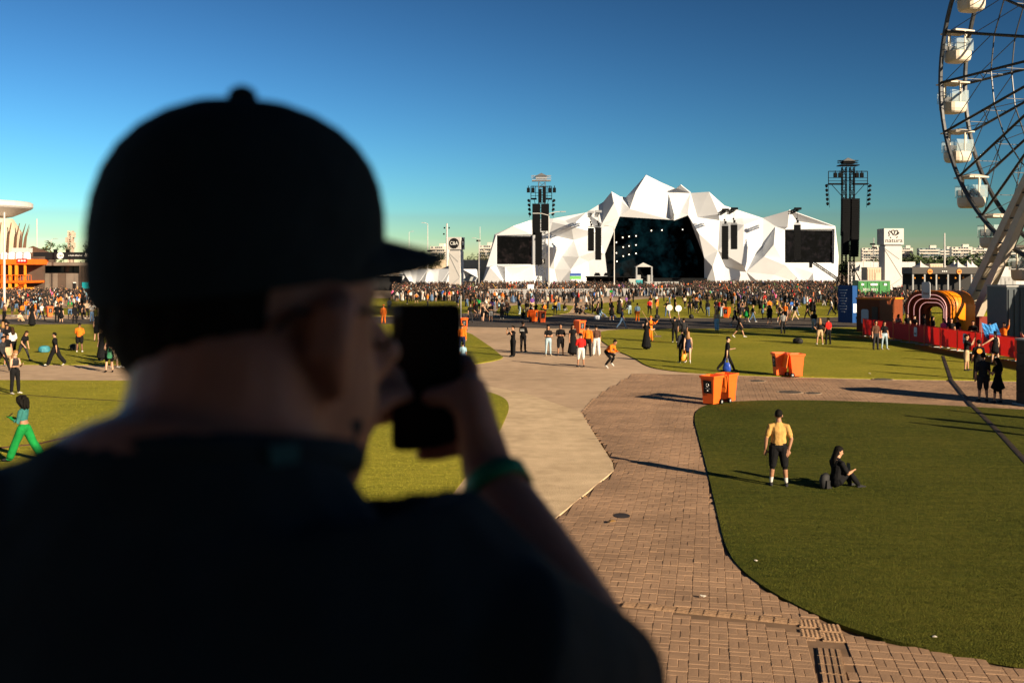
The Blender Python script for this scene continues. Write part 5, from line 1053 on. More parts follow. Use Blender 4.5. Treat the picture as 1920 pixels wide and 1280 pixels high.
NAMED = [
 (28, 738, 60, 'phone', 'tank', 'long', 'charcoal', 'black', 'blonde woman in strapless top and black trousers with white shoes', dict(skin=3, hc=2, shoe='white')),
 (104, 686, -85, 'walk', 'wide', 'short', 'black', 'black', 'youth all in black with white shoes walking across the left lawn', dict(shoe='white')),
 (43, 676, 70, 'bend', 'fem', 'long', 'black', 'charcoal', 'long haired woman in black bending forward in mid stride', dict(hc=1)),
 (4, 697, 80, 'walk', 'long', 'short', 'charcoal', 'black', 'person in dark clothes cut by the left edge, walking', dict(skin=1)),
 (13, 664, 40, 'phone', 'fem', 'long', 'black', 'denim', 'woman in black at the left edge holding both hands up', dict(hc=1)),
 (149, 660, 190, 'phone', 'big', 'buzz', 'orange', 'black', 'stout man in orange shirt and black shorts, back turned', dict(skin=2, shoe='white')),
 (181, 640, 175, 'relax', 'mini', 'long', 'black', 'black', 'long haired girl in short black dress seen from behind', dict(skin=3)),
 (191, 677, -30, 'reach', 'dress', 'tail', 'black', 'black', 'woman with sunglasses reaching one arm out beside the group', dict(skin=3, hc=1)),
 (205, 697, 10, 'phone', 'tankshorts', 'tail', 'black', 'black', 'woman in black shorts holding a green bag, front of the group', dict(skin=3, shoe='black')),
 (214, 690, 60, 'relax', 'skirt', 'long', 'charcoal', 'cream', 'woman in pale skirt in the middle of the group', dict(skin=3, shoe='white')),
 (222, 676, 40, 'stand', 'teeshorts', 'short', 'yellow', 'black', 'man in yellow vest with sunglasses at the back of the group', dict(skin=1)),
 (231, 688, -40, 'folded', 'tee', 'tail', 'teal', 'black', 'woman with folded arms at the edge of the blurred cap', dict(skin=1, shoe='white')),
 (8, 603, 170, 'folded', 'tank', 'tail', 'brown', 'black', 'woman in brown top at the left edge near the lamp post', dict()),
 (36, 603, 60, 'sit', 'tee', 'short', 'cream', 'beige', 'person in cream shirt sitting on the far left lawn', dict()),
 (60, 612, 190, 'relax', 'dress', 'long', 'black', 'black', 'woman in long black dress on the left path', dict()),
 (107, 605, 180, 'stand', 'tee', 'short', 'black', 'black', 'taller one of the couple in black on the left path', dict(h=1.8)),
 (115, 605, 170, 'stand', 'skirt', 'long', 'black', 'black', 'shorter one of the couple in black on the left path', dict(h=1.62, skin=3)),
 (140, 606, 60, 'relax', 'long', 'short', 'black', 'black', 'man in black hooded top beside the couple on the left path', dict(skin=2)),
 (150, 600, 180, 'walk2', 'tee', 'short', 'black', 'black', 'man in black walking away on the left path', dict()),
 (173, 599, 185, 'akimbo', 'tee', 'short', 'white', 'black', 'person in white top with a waist bag on the left path', dict(shoe='white')),
 (50, 590, 20, 'relax', 'tee', 'short', 'orange', 'denim', 'man in orange shirt on the lawn by the orange bar', dict()),
 (66, 600, -60, 'stand', 'teeshorts', 'short', 'orange', 'charcoal', 'person in orange shirt and dark shorts left of the orange bin', dict()),
 (78, 602, 60, 'walk', 'fem', 'tail', 'white', 'black', 'woman in white and black stepping past the orange bin', dict()),
 (713, 690, -20, 'phone', 'tank', 'tail', 'black', 'black', 'woman in black vest between the face and the phone', dict(skin=3)),
 (708, 672, 150, 'raise', 'tee', 'short', 'orange', 'charcoal', 'person in orange with one arm up behind the woman in black vest', dict()),
 (690, 652, 90, 'walk', 'teeshorts', 'short', 'white', 'charcoal', 'person in white shirt next to the glasses', dict(alt='pink')),
 (719, 607, 180, 'relax', 'long', 'cap:orange', 'orange', 'orange', 'cleaner in all orange overalls left of the phone', dict()),
 (730, 588, 170, 'walk', 'teeshorts', 'short', 'white', 'grey', 'man in white shirt walking left of the phone top', dict()),
 (866, 662, 175, 'relax', 'hoodie', 'cap:orange', 'orange', 'navy', 'person in orange hoodie at the right edge of the phone', dict()),
 (868, 689, 190, 'stand', 'tee', 'short', 'lightblue', 'denim', 'child in pale blue at the right edge of the phone', dict(h=1.25)),
 (882, 606, 20, 'hold', 'tee', 'short', 'black', 'charcoal', 'man of the couple holding hands, in black T-shirt with print', dict()),
 (905, 605, -10, 'hold', 'mini', 'tail', 'black', 'black', 'woman of the couple holding hands, in short black dress', dict(skin=3)),
 (920, 603, -20, 'folded', 'teeshorts', 'short', 'black', 'grey', 'man in black shirt and light shorts walking by the couple', dict()),
 (962, 668, -60, 'photo', 'wide', 'short', 'black', 'black', 'man in black striding with both hands at his face', dict()),
 (981, 659, 150, 'folded', 'long', 'short', 'black', 'black', 'guard in black jacket with pale stripes, back turned', dict(h=1.8, skin=2)),
 (1028, 666, 10, 'folded', 'fem', 'long', 'black', 'paledenim', 'long haired woman in black top and pale jeans in the group', dict(shoe='cream')),
 (1051, 666, 0, 'folded', 'knee', 'short', 'black', 'black', 'man in black shirt and long shorts with folded arms', dict(skin=1, h=1.78)),
 (1074, 667, 10, 'relax', 'dress', 'long', 'black', 'black', 'long haired woman in floor length black dress', dict(skin=1)),
 (1102, 668, 170, 'relax', 'hoodie', 'short', 'orange', 'black', 'man in orange vest jacket behind the boy in white shorts', dict(skin=1, h=1.78)),
 (1089, 688, 190, 'phone', 'knee', 'short', 'red', 'white', 'man in red T-shirt and white shorts in front of the group', dict(skin=1, shoe='charcoal')),
 (1118, 666, 180, 'relax', 'wide', 'cap:black', 'brown', 'white', 'person in dark printed shirt and white trousers, back turned', dict(shoe='white')),
 (1138, 690, 55, 'crouch', 'long', 'short', 'orange', 'black', 'photographer in orange shirt crouching beside the group', dict(skin=1, shoe='white')),
 (1166, 617, 80, 'walk', 'tee', 'short', 'navy', 'denim', 'person in blue jeans walking across the asphalt road', dict(skin=1)),
 (1212, 656, 160, 'pole', 'dress', 'tail', 'black', 'black', 'person in black with raised hands left of the cleaner', dict(skin=3)),
 (1220, 640, 60, 'pole', 'long', 'cap:orange', 'orange', 'orange', 'cleaner in orange overalls with a broom on the lawn', dict()),
 (1265, 642, 180, 'raise', 'tee', 'short', 'black', 'black', 'left one of two people holding round white fans', dict(shoe='white')),
 (1282, 645, 180, 'raise', 'tee', 'short', 'charcoal', 'black', 'right one of two people holding round white fans', dict(skin=1)),
 (1279, 680, 200, 'stand', 'long', 'short', 'charcoal', 'black', 'man in dark jacket walking arm in arm on the lawn', dict(shoe='white', h=1.78)),
 (1290, 681, 170, 'walk', 'mini', 'long', 'navy', 'navy', 'woman in short dress with an orange bag, arm in arm', dict(skin=3, hc=2, shoe='white', h=1.68)),
 (1363, 697, 88, 'carry', 'tee', 'cap:black', 'black', 'black', 'walker in black cap carrying a blue plastic bag', dict(skin=3)),
 (1344, 621, 175, 'walk2', 'femwide', 'long', 'cream', 'lightblue', 'long haired woman in pale blue flared trousers', dict(hc=2, skin=3)),
 (1386, 633, 70, 'walk', 'teeshorts', 'short', 'black', 'black', 'man in black shirt and shorts in mid stride on the lawn', dict(shoe='white')),
 (1195, 603, 180, 'stand', 'tee', 'short', 'lightblue', 'orange', 'person in pale blue shirt and orange trousers', dict(shoe='white')),
 (1147, 600, 180, 'relax', 'skirt', 'long', 'black', 'black', 'woman in black skirt at the left end of the lawn', dict(shoe='white')),
 (1163, 585, 175, 'relax', 'tee', 'short', 'white', 'charcoal', 'person in black and white striped top', dict()),
 (1251, 594, 170, 'akimbo', 'tee', 'short', 'black', 'denim', 'man in black shirt and jeans before the fans', dict()),
 (1293, 590, 180, 'stand', 'fem', 'long', 'black', 'black', 'long haired woman in black above the fans', dict()),
 (1218, 590, 170, 'relax', 'tee', 'short', 'red', 'black', 'person in red shirt behind the cleaner', dict()),
 (1232, 592, 60, 'raise', 'tee', 'cap:red', 'orange', 'black', 'person in orange shirt pointing beside the red shirt', dict()),
 (1343, 590, 180, 'stand', 'tee', 'short', 'black', 'charcoal', 'man in black left of the woman in striped trousers', dict()),
 (1354, 594, 170, 'stand', 'femwide', 'long', 'black', 'paledenim', 'woman in black top and wide pale jeans by the bin', dict()),
 (1378, 612, 30, 'walk', 'tankshorts', 'short', 'black', 'black', 'woman in black vest walking by the asphalt edge', dict(skin=3, shoe='white')),
 (1468, 626, 195, 'stand', 'tee', 'short', 'grey', 'charcoal', 'man in grey shirt standing in the tower shadow', dict()),
 (1537, 646, 185, 'akimbo', 'teeshorts', 'long', 'black', 'beige', 'person in black top and beige shorts, legs apart', dict(hc=2, shoe='white')),
 (1553, 646, 210, 'relax', 'tee', 'short', 'red', 'black', 'man in bright red T-shirt beside the beige shorts', dict(skin=1, h=1.76)),
 (1526, 620, 160, 'bend', 'tee', 'short', 'black', 'white', 'person bending in black top and white shorts', dict()),
 (1642, 656, 10, 'stand', 'tee', 'short', 'brown', 'charcoal', 'man with sunglasses in brown T-shirt walking out of the shade', dict(h=1.78)),
 (1658, 655, 10, 'relax', 'fem', 'long', 'black', 'paledenim', 'woman with sunglasses in pale jeans beside the brown T-shirt', dict(shoe='white')),
 (1443, 608, 180, 'relax', 'teeshorts', 'short', 'black', 'black', 'person in black shorts left of the grey shirt', dict()),
 (1490, 602, -80, 'walk', 'tee', 'tail', 'black', 'beige', 'woman in black and beige walking left of the kiosk', dict()),
 (1514, 600, -80, 'walk2', 'tee', 'short', 'black', 'black', 'man in black walking behind the beige trousers', dict()),
 (1443, 590, 180, 'stand', 'tee', 'short', 'orange', 'black', 'person in orange vest above the black shorts', dict()),
 (1400, 604, 175, 'relax', 'skirt', 'long', 'black', 'green', 'woman in green skirt at the asphalt edge', dict()),
 (1812, 695, 60, 'photo', 'knee', 'short', 'black', 'beige', 'man in beige shorts taking a picture before the barriers', dict(h=1.76)),
 (1835, 712, 170, 'relax', 'tee', 'short', 'black', 'black', 'man in black shirt with round orange print on the back', dict(h=1.78)),
 (1866, 683, 190, 'reach', 'mini', 'tail', 'black', 'black', 'woman in black strapless dress before the barriers', dict(skin=3)),
 (1843, 752, 178, 'stand', 'knee', 'short', 'charcoal', 'charcoal', 'man in the totem shade, larger one of the dark pair', dict(h=1.8)),
 (1871, 755, 200, 'phone', 'skirt', 'long', 'black', 'black', 'woman in the totem shade with a shoulder bag', dict(h=1.66)),
 (1992, 812, 180, 'stand', 'tee', 'short', 'black', 'black', 'standing person just outside the right edge, first of the three shadows', dict()),
 (2020, 828, 170, 'relax', 'tee', 'short', 'grey', 'black', 'person in grey just outside the right edge casting a shadow', dict()),
 (2075, 800, 190, 'stand', 'tee', 'short', 'white', 'denim', 'person in white outside the right edge casting a shadow', dict()),
]
for (px, py, hd, ps, ft, hr, tp, bt_, lab, kw) in NAMED:
    o, J = person(px, py, hd, ps, ft, hr, tp, bt_, lab, **kw)
    if 'blue plastic bag' in lab: tote(J[-1], mat('bag_blue', (.02, .06, .35), .35, var=.4, scale=9), 'blue patterned plastic bag carried by the walker in black cap')
    if 'green bag' in lab: tote(J[1], mat('bag_green', (.05, .25, .13), .4, var=.2), 'green plastic bag held by the woman in black shorts', .3, .22)
    if 'edge of the blurred cap' in lab: tote(J[1], mat('bag_green', (0, 0, 0)), 'pale green bag hanging beside the blurred cap', .4, .3)
    if 'orange bag' in lab: tote(J[1], M_orl, 'orange shoulder bag of the woman in short dress', .35, .3)
    if 'round white fans' in lab:
        e = empty('round_fan', J[1], 0, 'round %s fan held up by the %s of two people' % (('pale pink', 'left one') if 'left one' in lab else ('white', 'right one')), 'fan'); MB().tube([(0, 0, -.12), (0, 0, .2)], .015, 6).build('handle', M_logo, e); o2 = MB().lathe([(.2, -.01), (.2, .01)], 24).build('disc', M_print_white if 'right one' in lab else mat('fan_pink', (.8, .55, .5), .6), e, (0, 0, .38)); o2.rotation_euler[0] = R(84)
    if 'with a broom' in lab:
        e = empty('broom', G(1233, 632), 0, 'long handled broom with dark head leaning on the cleaner', 'broom'); a = G(1233, 632); t = W(1204, 583, a.y) - a; MB().tube([(0, 0, .05), t], .016, 6).build('handle', mat('broom_wood', (.35, .2, .1), .6), e); MB().box((0, 0, .06), (.5, .12, .12)).build('head', M_brown, e)
    if 'round orange print' in lab: q = MB().lathe([(.11, 0), (.11, .006)], 16).build('back_print', M_orl, o, (0, .135, 1.26)); q.rotation_euler[0] = R(-88)
    if 'pale stripes' in lab:
        for z in (1.20, 1.28): MB().box((0, .128, z), (.26, .012, .035)).build('stripe', M_print_white, o)
    if 'striding with both hands' in lab or 'taking a picture' in lab: phone((J[1] + J[-1]) / 2 + Vector((0, 0, .04)), R(hd), 'phone held up by the ' + ('striding man in black' if 'striding' in lab else 'man in beige shorts'), 0)
for px, py, m, lab in ((83, 661, mat('bag_teal', (.03, .17, .22), .6, var=.4, scale=8), 'teal backpack lying on the left lawn by the walking youth'), (138, 657, mat('bag_black', (0, 0, 0)), 'black bag lying by the stout man in orange'), (1496, 645, mat('bag_black', (0, 0, 0)), 'black bag lying on the lawn left of the beige shorts'), (1232, 597, mat('bag_black', (0, 0, 0)), 'black backpack on the lawn behind the cleaner'), (1296, 597, mat('bag_black', (0, 0, 0)), 'black backpack below the long haired woman in black'), (1120, 599, M_logo, 'white plastic sack in the sitting crowd')): backpack(px, py, m, lab, random.uniform(0, 3)).scale = (1.3, 1.3, 1.3)
bl = empty('flag', W(1862, 628, 56), 0, 'blue and white flag wrapped round someone behind the barriers', 'flag')
s = MB(); nx = 7
for i in range(nx):
    for j in range(5): s.v.append(((i - 3) * .14 + j * .06, .08 * sin(i * 1.3 + j), -.22 * j + .05 * cos(i)))
for i in range(nx - 1):
    for j in range(4): s.f.append((i * 5 + j, (i + 1) * 5 + j, (i + 1) * 5 + j + 1, i * 5 + j + 1))
bl.location = W(1855, 607, 56); s.build('cloth', mat('flag_blue', (.03, .2, .5), .7, var=.5, scale=3), bl); MB().tube([(-.45, .03, .15), (-.4, .03, -1.6)], .015, 5).build('pole', M_steel, bl)
# ------------------------------------------------------------------ the looser crowd, as single people
rc = random.Random(99)
tops = ['black'] * 30 + ['charcoal'] * 4 + ['white'] * 5 + ['grey', 'grey', 'orange', 'orange', 'orange', 'red', 'red', 'cream', 'cream', 'lightblue', 'blue', 'yellow', 'green', 'pink', 'brown', 'olive', 'purple', 'navy']
bots = ['black'] * 14 + ['denim'] * 4 + ['charcoal'] * 3 + ['paledenim', 'beige', 'white', 'grey', 'brown', 'navy']
pool = [('stand', 'tee'), ('relax', 'tee'), ('relax', 'teeshorts'), ('stand', 'fem'), ('walk', 'tee'), ('walk2', 'fem'), ('phone', 'tee'), ('folded', 'knee'), ('relax', 'skirt'), ('akimbo', 'tankshorts'), ('raise', 'tee'), ('relax', 'femwide'), ('stand', 'dress'), ('photo', 'teeshorts')]
PH = {'stand': 'standing', 'relax': 'standing at ease', 'walk': 'walking', 'walk2': 'strolling', 'phone': 'holding a phone', 'folded': 'with folded arms', 'akimbo': 'with hands on hips', 'raise': 'with one arm up', 'photo': 'taking a picture', 'sit': 'sitting', 'sit2': 'reclining'}
GARM = {'tee': 'trousers', 'teeshorts': 'shorts', 'fem': 'leggings', 'knee': 'long shorts', 'skirt': 'skirt', 'tankshorts': 'shorts', 'femwide': 'flared trousers', 'dress': 'long dress'}
LABS = set()
used = [(G(a[0], a[1]).x, G(a[0], a[1]).y) for a in NAMED]
def scatter(n, zone, where, sit=0.0, face=None, mind=.55):
    k = 0; tries = 0
    while k < n and tries < 4000:
        tries += 1; px = rc.uniform(zone[0], zone[2]); py = rc.uniform(zone[1], zone[3]); p = G(px, py)
        if min((abs(p.x - a) + abs(p.y - b) for a, b in used), default=9) < mind: continue
        used.append((p.x, p.y)); k += 1
        ps, ft = rc.choice(pool)
        if rc.random() < sit: ps, ft = rc.choice((('sit', 'tee'), ('sit2', 'teeshorts'), ('sit', 'fem')))
        tp, bo_ = rc.choice(tops), rc.choice(bots); hr = rc.choice(['short'] * 5 + ['long'] * 4 + ['tail'] * 2 + ['cap:black', 'cap:white', 'buzz']); 
        if ft in ('fem', 'skirt', 'tankshorts', 'femwide', 'dress') and hr in ('short', 'buzz'): hr = 'long'
        lab = '%s top, %s %s, %s %s' % (('woman in ' if ft in ('fem', 'skirt', 'tankshorts', 'femwide', 'dress') else 'person in ') + tp, bo_, GARM[ft], PH[ps], where)
        hw = {'short': 'short-haired', 'long': 'long-haired', 'tail': 'ponytailed', 'cap': 'capped', 'buzz': 'shaven-headed'}[hr.split(':')[0]]; shoe_ = rc.choice(('white', 'charcoal', 'black', 'grey'))
        if lab in LABS: lab = hw + ' ' + lab
        if lab in LABS: lab = lab.replace(', ' + PH[ps], ', %s shoes, %s' % (shoe_, PH[ps]))
        LABS.add(lab)
        person(0, 0, (face if face is not None else 180) + rc.gauss(0, 55), ps, ft, hr, tp, bo_, lab, skin=rc.choice((0, 0, 1, 1, 2, 3, 3, 4)), hc=rc.choice((0, 0, 0, 0, 1, 1, 2)), shoe=shoe_, h=rc.uniform(1.58, 1.84), loc=p, group='people ' + where, voxel=.03)
scatter(38, (925, 578, 1200, 598), 'by the road', .55, 180)
scatter(22, (1120, 560, 1330, 592), 'before the stage opening')
scatter(34, (1300, 556, 1590, 594), 'before the right screen')
scatter(12, (1380, 585, 1560, 606), 'near the blue totem', 0, 90)
scatter(20, (870, 566, 960, 600), 'just right of the phone', .2)
scatter(16, (735, 560, 880, 578), 'above the phone')
scatter(34, (0, 556, 215, 592), 'before the left bars')
scatter(10, (0, 592, 215, 606), 'on the left path', 0, 90)
scatter(5, (0, 640, 30, 700), 'at the left edge')
for k in range(26):          # queue behind the red barriers
    t = rc.random(); a = along(t) + Vector((rc.uniform(.5, 2.6), 0, 0)); tp, bo_ = rc.choice(tops), rc.choice(bots); ps, ft = rc.choice(pool)
    hr = rc.choice(('short', 'long', 'tail')); lab = 'person in %s top, %s %s, %s behind the red barriers' % (tp, bo_, GARM[ft], PH[ps])
    if lab in LABS: lab = {'short': 'short-haired ', 'long': 'long-haired ', 'tail': 'ponytailed '}[hr] + lab
    LABS.add(lab)
    person(0, 0, rc.uniform(0, 360), ps, ft, hr, tp, bo_, lab, skin=rc.choice((0, 1, 2, 3)), h=rc.uniform(1.6, 1.82), loc=a, group='people behind the red barriers', voxel=.03)
# ------------------------------------------------------------------ the packed crowd as one mass
SIMPLE = []
for ps, ft in (('stand', 'tee'), ('relax', 'teeshorts'), ('raise', 'tee'), ('walk', 'fem'), ('stand', 'dress')):
    T, H, lo, J = skeleton(POSES[ps], FITS[ft]); v = []; f = []; tg = []
    for pi_, (pts, rad, tags, rf) in enumerate(T):
        if len(pts) == 3 and max(max(rr(r)) for r in rad) < .03: continue
        n0 = len(f); m = len(pts); pick = sorted(set([0, m // 2, m - 1])) if m > 3 else list(range(m))
        if pi_ == 0: pick = [0, 2, 4, 5, 7]
        tube_mesh(v, f, [pts[i] for i in pick], [rr(rad[i]) for i in pick], rf, 5)
        for q in range(len(f) - n0):
            seg = min(q // 5, len(pick) - 2); tg.append(tags[min(pick[seg], len(tags) - 1)] if q < 5 * (len(pick) - 1) else tags[0 if (q - 5 * (len(pick) - 1)) % 2 == 0 else -1])
    # hair cap
    hp_ = HAIR['short' if ft != 'dress' else 'long']; k = len(v); v += [H @ vv.co for vv in hp_.vertices]; sub = [tuple(i + k for i in p.vertices) for p in hp_.polygons]; f += sub; tg += [5] * len(sub)
    SIMPLE.append((np.array([(p.x, p.y, p.z - lo) for p in v]), f, np.array(tg)))
def crowd(n, zones, label):
    V = []; Fs = []; cols = []; base = 0
    cl = {k: CLO[k].node_tree.nodes['Principled BSDF'].inputs['Base Color'].default_value[:3] for k in CLO}
    sk = [(.42, .22, .13), (.30, .15, .085), (.17, .08, .045), (.5, .29, .19)]
    wts = [z[4] for z in zones]
    for i in range(n):
        z = rc.choices(zones, wts)[0]; Y = rc.uniform(z[1], z[3]); px = rc.uniform(z[0], z[2]); x = (px - 960) / F * Y
        vv, ff, tg = rc.choice(SIMPLE); a = R(180 + rc.gauss(0, 50)); k = rc.uniform(.88, 1.04); c, s = cos(a) * k, sin(a) * k
        W3 = np.stack([vv[:, 0] * c - vv[:, 1] * s + x, vv[:, 0] * s + vv[:, 1] * c + Y, vv[:, 2] * k], 1); V.append(W3); Fs += [tuple(q + base for q in p) for p in ff]; base += len(vv)
        pal = [rc.choice(sk), cl.get(rc.choice(tops + ['black'] * 60), (.01,) * 3), cl.get(rc.choice(bots), (.01,) * 3), (.1, .1, .1), (.3, .2, .1), (.01, .008, .006)]
        cols.append(np.array(pal)[tg])
    me = bpy.data.meshes.new('crowd'); me.from_pydata(np.concatenate(V).tolist(), [], Fs)
    at = me.attributes.new('cloth_colour', 'FLOAT_COLOR', 'FACE'); cc_ = np.concatenate(cols); at.data.foreach_set('color', np.concatenate([cc_, np.ones((len(cc_), 1))], 1).ravel().astype(np.float32))
    m = bpy.data.materials.new('crowd_cloth'); m.use_nodes = True; b = m.node_tree.nodes['Principled BSDF']; b.inputs['Roughness'].default_value = .9; an = m.node_tree.nodes.new('ShaderNodeAttribute'); an.attribute_name = 'cloth_colour'; m.node_tree.links.new(an.outputs['Color'], b.inputs['Base Color'])
    o = link('crowd', me, m); tag(o, label, 'crowd', kind='stuff'); return o
for k in ('green', 'pink', 'olive', 'purple', 'blue', 'navy'): cloth(k)
crowd(5400, [(735, 146, 915, 245, 6), (905, 162, 1130, 262, 5), (905, 138, 1130, 156, .7), (1120, 185, 1330, 235, 3), (1300, 150, 1570, 270, 14), (1560, 150, 1720, 220, 3), (1605, 105, 1720, 150, 2), (1700, 110, 1920, 150, 2.2), (1120, 172, 1300, 186, .8), (-20, 140, 260, 164, 3.2), (0, 118, 230, 140, 1), (1380, 128, 1600, 150, 1.2)], 'packed festival crowd in front of the stage and bars')

# ------------------------------------------------------------------ bits of litter
rl = random.Random(17)
def scrap(px, py, size, m, name, label, cat):
    s = MB(); n = 7; pts = [(size * rl.uniform(.6, 1) * cos(2 * pi * k / n), size * rl.uniform(.5, 1) * sin(2 * pi * k / n), rl.uniform(.0, .25) * size) for k in range(n)]
    s.v = pts + [(0, 0, size * .3)] + [(x, y, z - .004) for x, y, z in pts] + [(0, 0, size * .3 - .004)]
    for k in range(n): s.f += [(k, (k + 1) % n, n), (n + 1 + (k + 1) % n, n + 1 + k, 2 * n + 1), (k, n + 1 + k, n + 1 + (k + 1) % n, (k + 1) % n)]
    o = s.build(name, m, None, G(px, py, .03)); o.rotation_euler[2] = rl.uniform(0, 6); tag(o, label, cat, 'scraps on the ground')
M_scr = mat('paper_scrap', (.6, .55, .46), .8); M_lf = mat('dry_leaf', (.33, .18, .05), .8)
for a in ((1146, 978, .11, M_lf, 'dry_leaf', 'dry yellow leaf on the pavers beside the dark stain', 'leaf'), (1318, 1117, .06, M_scr, 'paper_scrap', 'pale paper scrap on the pavers above the guide strip', 'litter'), (1417, 1050, .035, M_scr, 'paper_scrap', 'tiny pale scrap on the lawn edge below the curve', 'litter'), (1752, 1192, .04, M_scr, 'paper_scrap', 'pale scrap on the near lawn at lower right', 'litter'), (1097, 930, .05, M_lf, 'dry_leaf', 'brown leaf at the edge of the concrete slab', 'leaf'), (1300, 884, .05, M_lf, 'dry_leaf', 'brown leaf on the pavers near the lawn', 'leaf'), (1265, 800, .05, M_lf, 'dry_leaf', 'brown leaf on the pavers left of the lawn tip', 'leaf'), (1630, 700, .08, M_scr, 'paper_scrap', 'pale scrap on the lawn above the manhole cover', 'litter')): scrap(*a)
sp = MB().lathe([(.16, 0), (.16, .002)], 20).build('oil_stain', mat('oil_stain', (.035, .026, .02), .6, var=.3), None, G(1166, 966, .006)); sp.scale = (1, 1.3, 1); tag(sp, 'round dark oil stain on the pavers', 'stain')
# ------------------------------------------------------------------ viewing deck behind and below the camera; unseen wall and roof added to shade the man
FLZ = 3.19
M_deck = mat('deck_board', (.16, .11, .075), .8, var=.2, scale=2)
dk = empty('viewing_deck', (0, -1, 0), 0, 'raised viewing deck with unseen wall and roof added for shade behind the photographer', 'viewing deck')
MB().box((1.0, .15, FLZ - .1), (8, 3.9, .2)).build('floor', M_deck, dk); MB().box((1.6, -1.2, 3.3), (7.6, .12, 6.6)).build('shade_wall', M_brown, dk); MB().box((1.2, -.2, 6.65), (8, 2.4, .12)).build('roof', M_brown, dk)
for x in (-2.6, 1.0, 4.6): MB().box((x, .8, FLZ / 2), (.15, .15, FLZ)).build('post', M_black, dk); MB().box((x, -1.0, FLZ / 2), (.15, .15, FLZ)).build('post', M_black, dk)
# ------------------------------------------------------------------ man in the foreground filming with his phone
V3 = Vector; T = []
hy = R(50); hf = V3((sin(hy), cos(hy), 0)); hr_ = V3((cos(hy), -sin(hy), 0)); HC0 = V3((-.190, .728, 0))
def hp(r, f, z): return HC0 + hr_ * r + hf * f + V3((0, 0, z))
T.append(([hp(0, .055, 4.694), hp(0, .042, 4.722), hp(0, .012, 4.775), hp(0, 0, 4.83), hp(0, -.003, 4.89), hp(0, -.003, 4.935)], [(.034, .034), (.06, .066), (.073, .088), (.078, .098), (.072, .092), (.04, .05)], [SK] * 5, hf))
T.append(([hp(0, .092, 4.815), hp(0, .118, 4.782), hp(0, .1, 4.768)], [(.01, .01), (.016, .014), (.015, .012)], [SK] * 2, hf))
T.append(([hp(0, .085, 4.745), hp(0, .096, 4.738)], [(.026, .012), (.02, .008)], [SK], V3((0, 0, 1))))
for s in (-1, 1): T.append(([hp(s * .076, .036, 4.826), hp(s * .092, .018, 4.817), hp(s * .094, .014, 4.795), hp(s * .082, .026, 4.765)], [(.012, .01), (.013, .016), (.012, .014), (.009, .009)], [SK] * 3, hf))
bx, by = -.175, .655
T.append(([V3((-.193, .705, 4.79)), V3((-.196, .69, 4.73)), V3((-.196, .672, 4.685)), V3((-.192, .665, 4.66))], [(.066, .070), (.070, .072), (.078, .076), (.085, .078)], [SK, SK, SK], V3((0, 1, 0))))
T.append(([V3((bx, by + .02, 3.95)), V3((bx, by + .01, 4.12)), V3((bx, by, 4.35)), V3((bx, by - .005, 4.5)), V3((bx - .005, by, 4.62)), V3((bx - .03, by + .003, 4.672)), V3((bx - .022, by + .008, 4.704)), V3((bx - .018, by + .018, 4.728))],
          [(.175, .125), (.17, .12), (.19, .125), (.205, .13), (.215, .115), (.185, .09), (.120, .078), (.088, .074)], [TOP] * 7, V3((0, 1, 0))))
S_ = V3((-.010, .625, 4.618)); E_ = V3((.080, .835, 4.500)); Wr = V3((-.028, 1.02, 4.655))
T.append(([V3((-.08, .655, 4.632)), S_, S_.lerp(E_, .45), S_.lerp(E_, .78), S_.lerp(E_, .80), E_], [(.07, .06), (.066, .06), (.064, .060), (.064, .060), (.05, .05), (.043, .043)], [TOP, TOP, TOP, SK, SK], V3((0, 0, 1))))
T.append(([E_, E_.lerp(Wr, .25), E_.lerp(Wr, .6), Wr], [(.043, .043), (.046, .044), (.038, .036), (.027, .023)], [SK] * 3, V3((0, 0, 1))))
SL = V3((-.355, .645, 4.66)); EL = V3((-.36, .80, 4.42)); WL = V3((-.172, .985, 4.655))
T.append(([V3((-.27, .655, 4.665)), SL, SL.lerp(EL, .5), SL.lerp(EL, .85), SL.lerp(EL, .87), EL], [(.075, .06), (.068, .06), (.064, .06), (.062, .058), (.05, .05), (.043, .043)], [TOP, TOP, TOP, SK, SK], V3((0, 1, 0))))
T.append(([EL, EL.lerp(WL, .25), EL.lerp(WL, .6), WL], [(.043,) * 2, (.046, .044), (.038, .036), (.028, .024)], [SK] * 3, V3((0, 0, 1))))
def tb(pts, r, tg=SK): T.append(([V3(p) for p in pts], [(a, a) if not isinstance(a, tuple) else a for a in r], [tg] * (len(pts) - 1), V3((0, 1, .1))))
# right hand: palm beside the phone, four fingers behind it, thumb in front
tb([(-.026, 1.02, 4.655), (-.036, 1.035, 4.69), (-.044, 1.05, 4.73)], [.026, (.022, .036), (.018, .034)])
for k, z in enumerate((4.748, 4.727, 4.707)): tb([(-.042, 1.06, z - .005), (-.048, 1.085, z + .004), (-.085, 1.088, z + .006), (-.11 + .006 * k, 1.083, z + .002)], [.0105, .0105, .0095, .008])
tb([(-.036, 1.045, 4.68), (-.052, 1.06, 4.663), (-.08, 1.06, 4.657), (-.098, 1.055, 4.656)], [.011, .0105, .009, .0075])
tb([(-.03, 1.03, 4.685), (-.045, 1.022, 4.712), (-.066, 1.028, 4.722), (-.088, 1.035, 4.718)], [.016, .0145, .0125, .010])
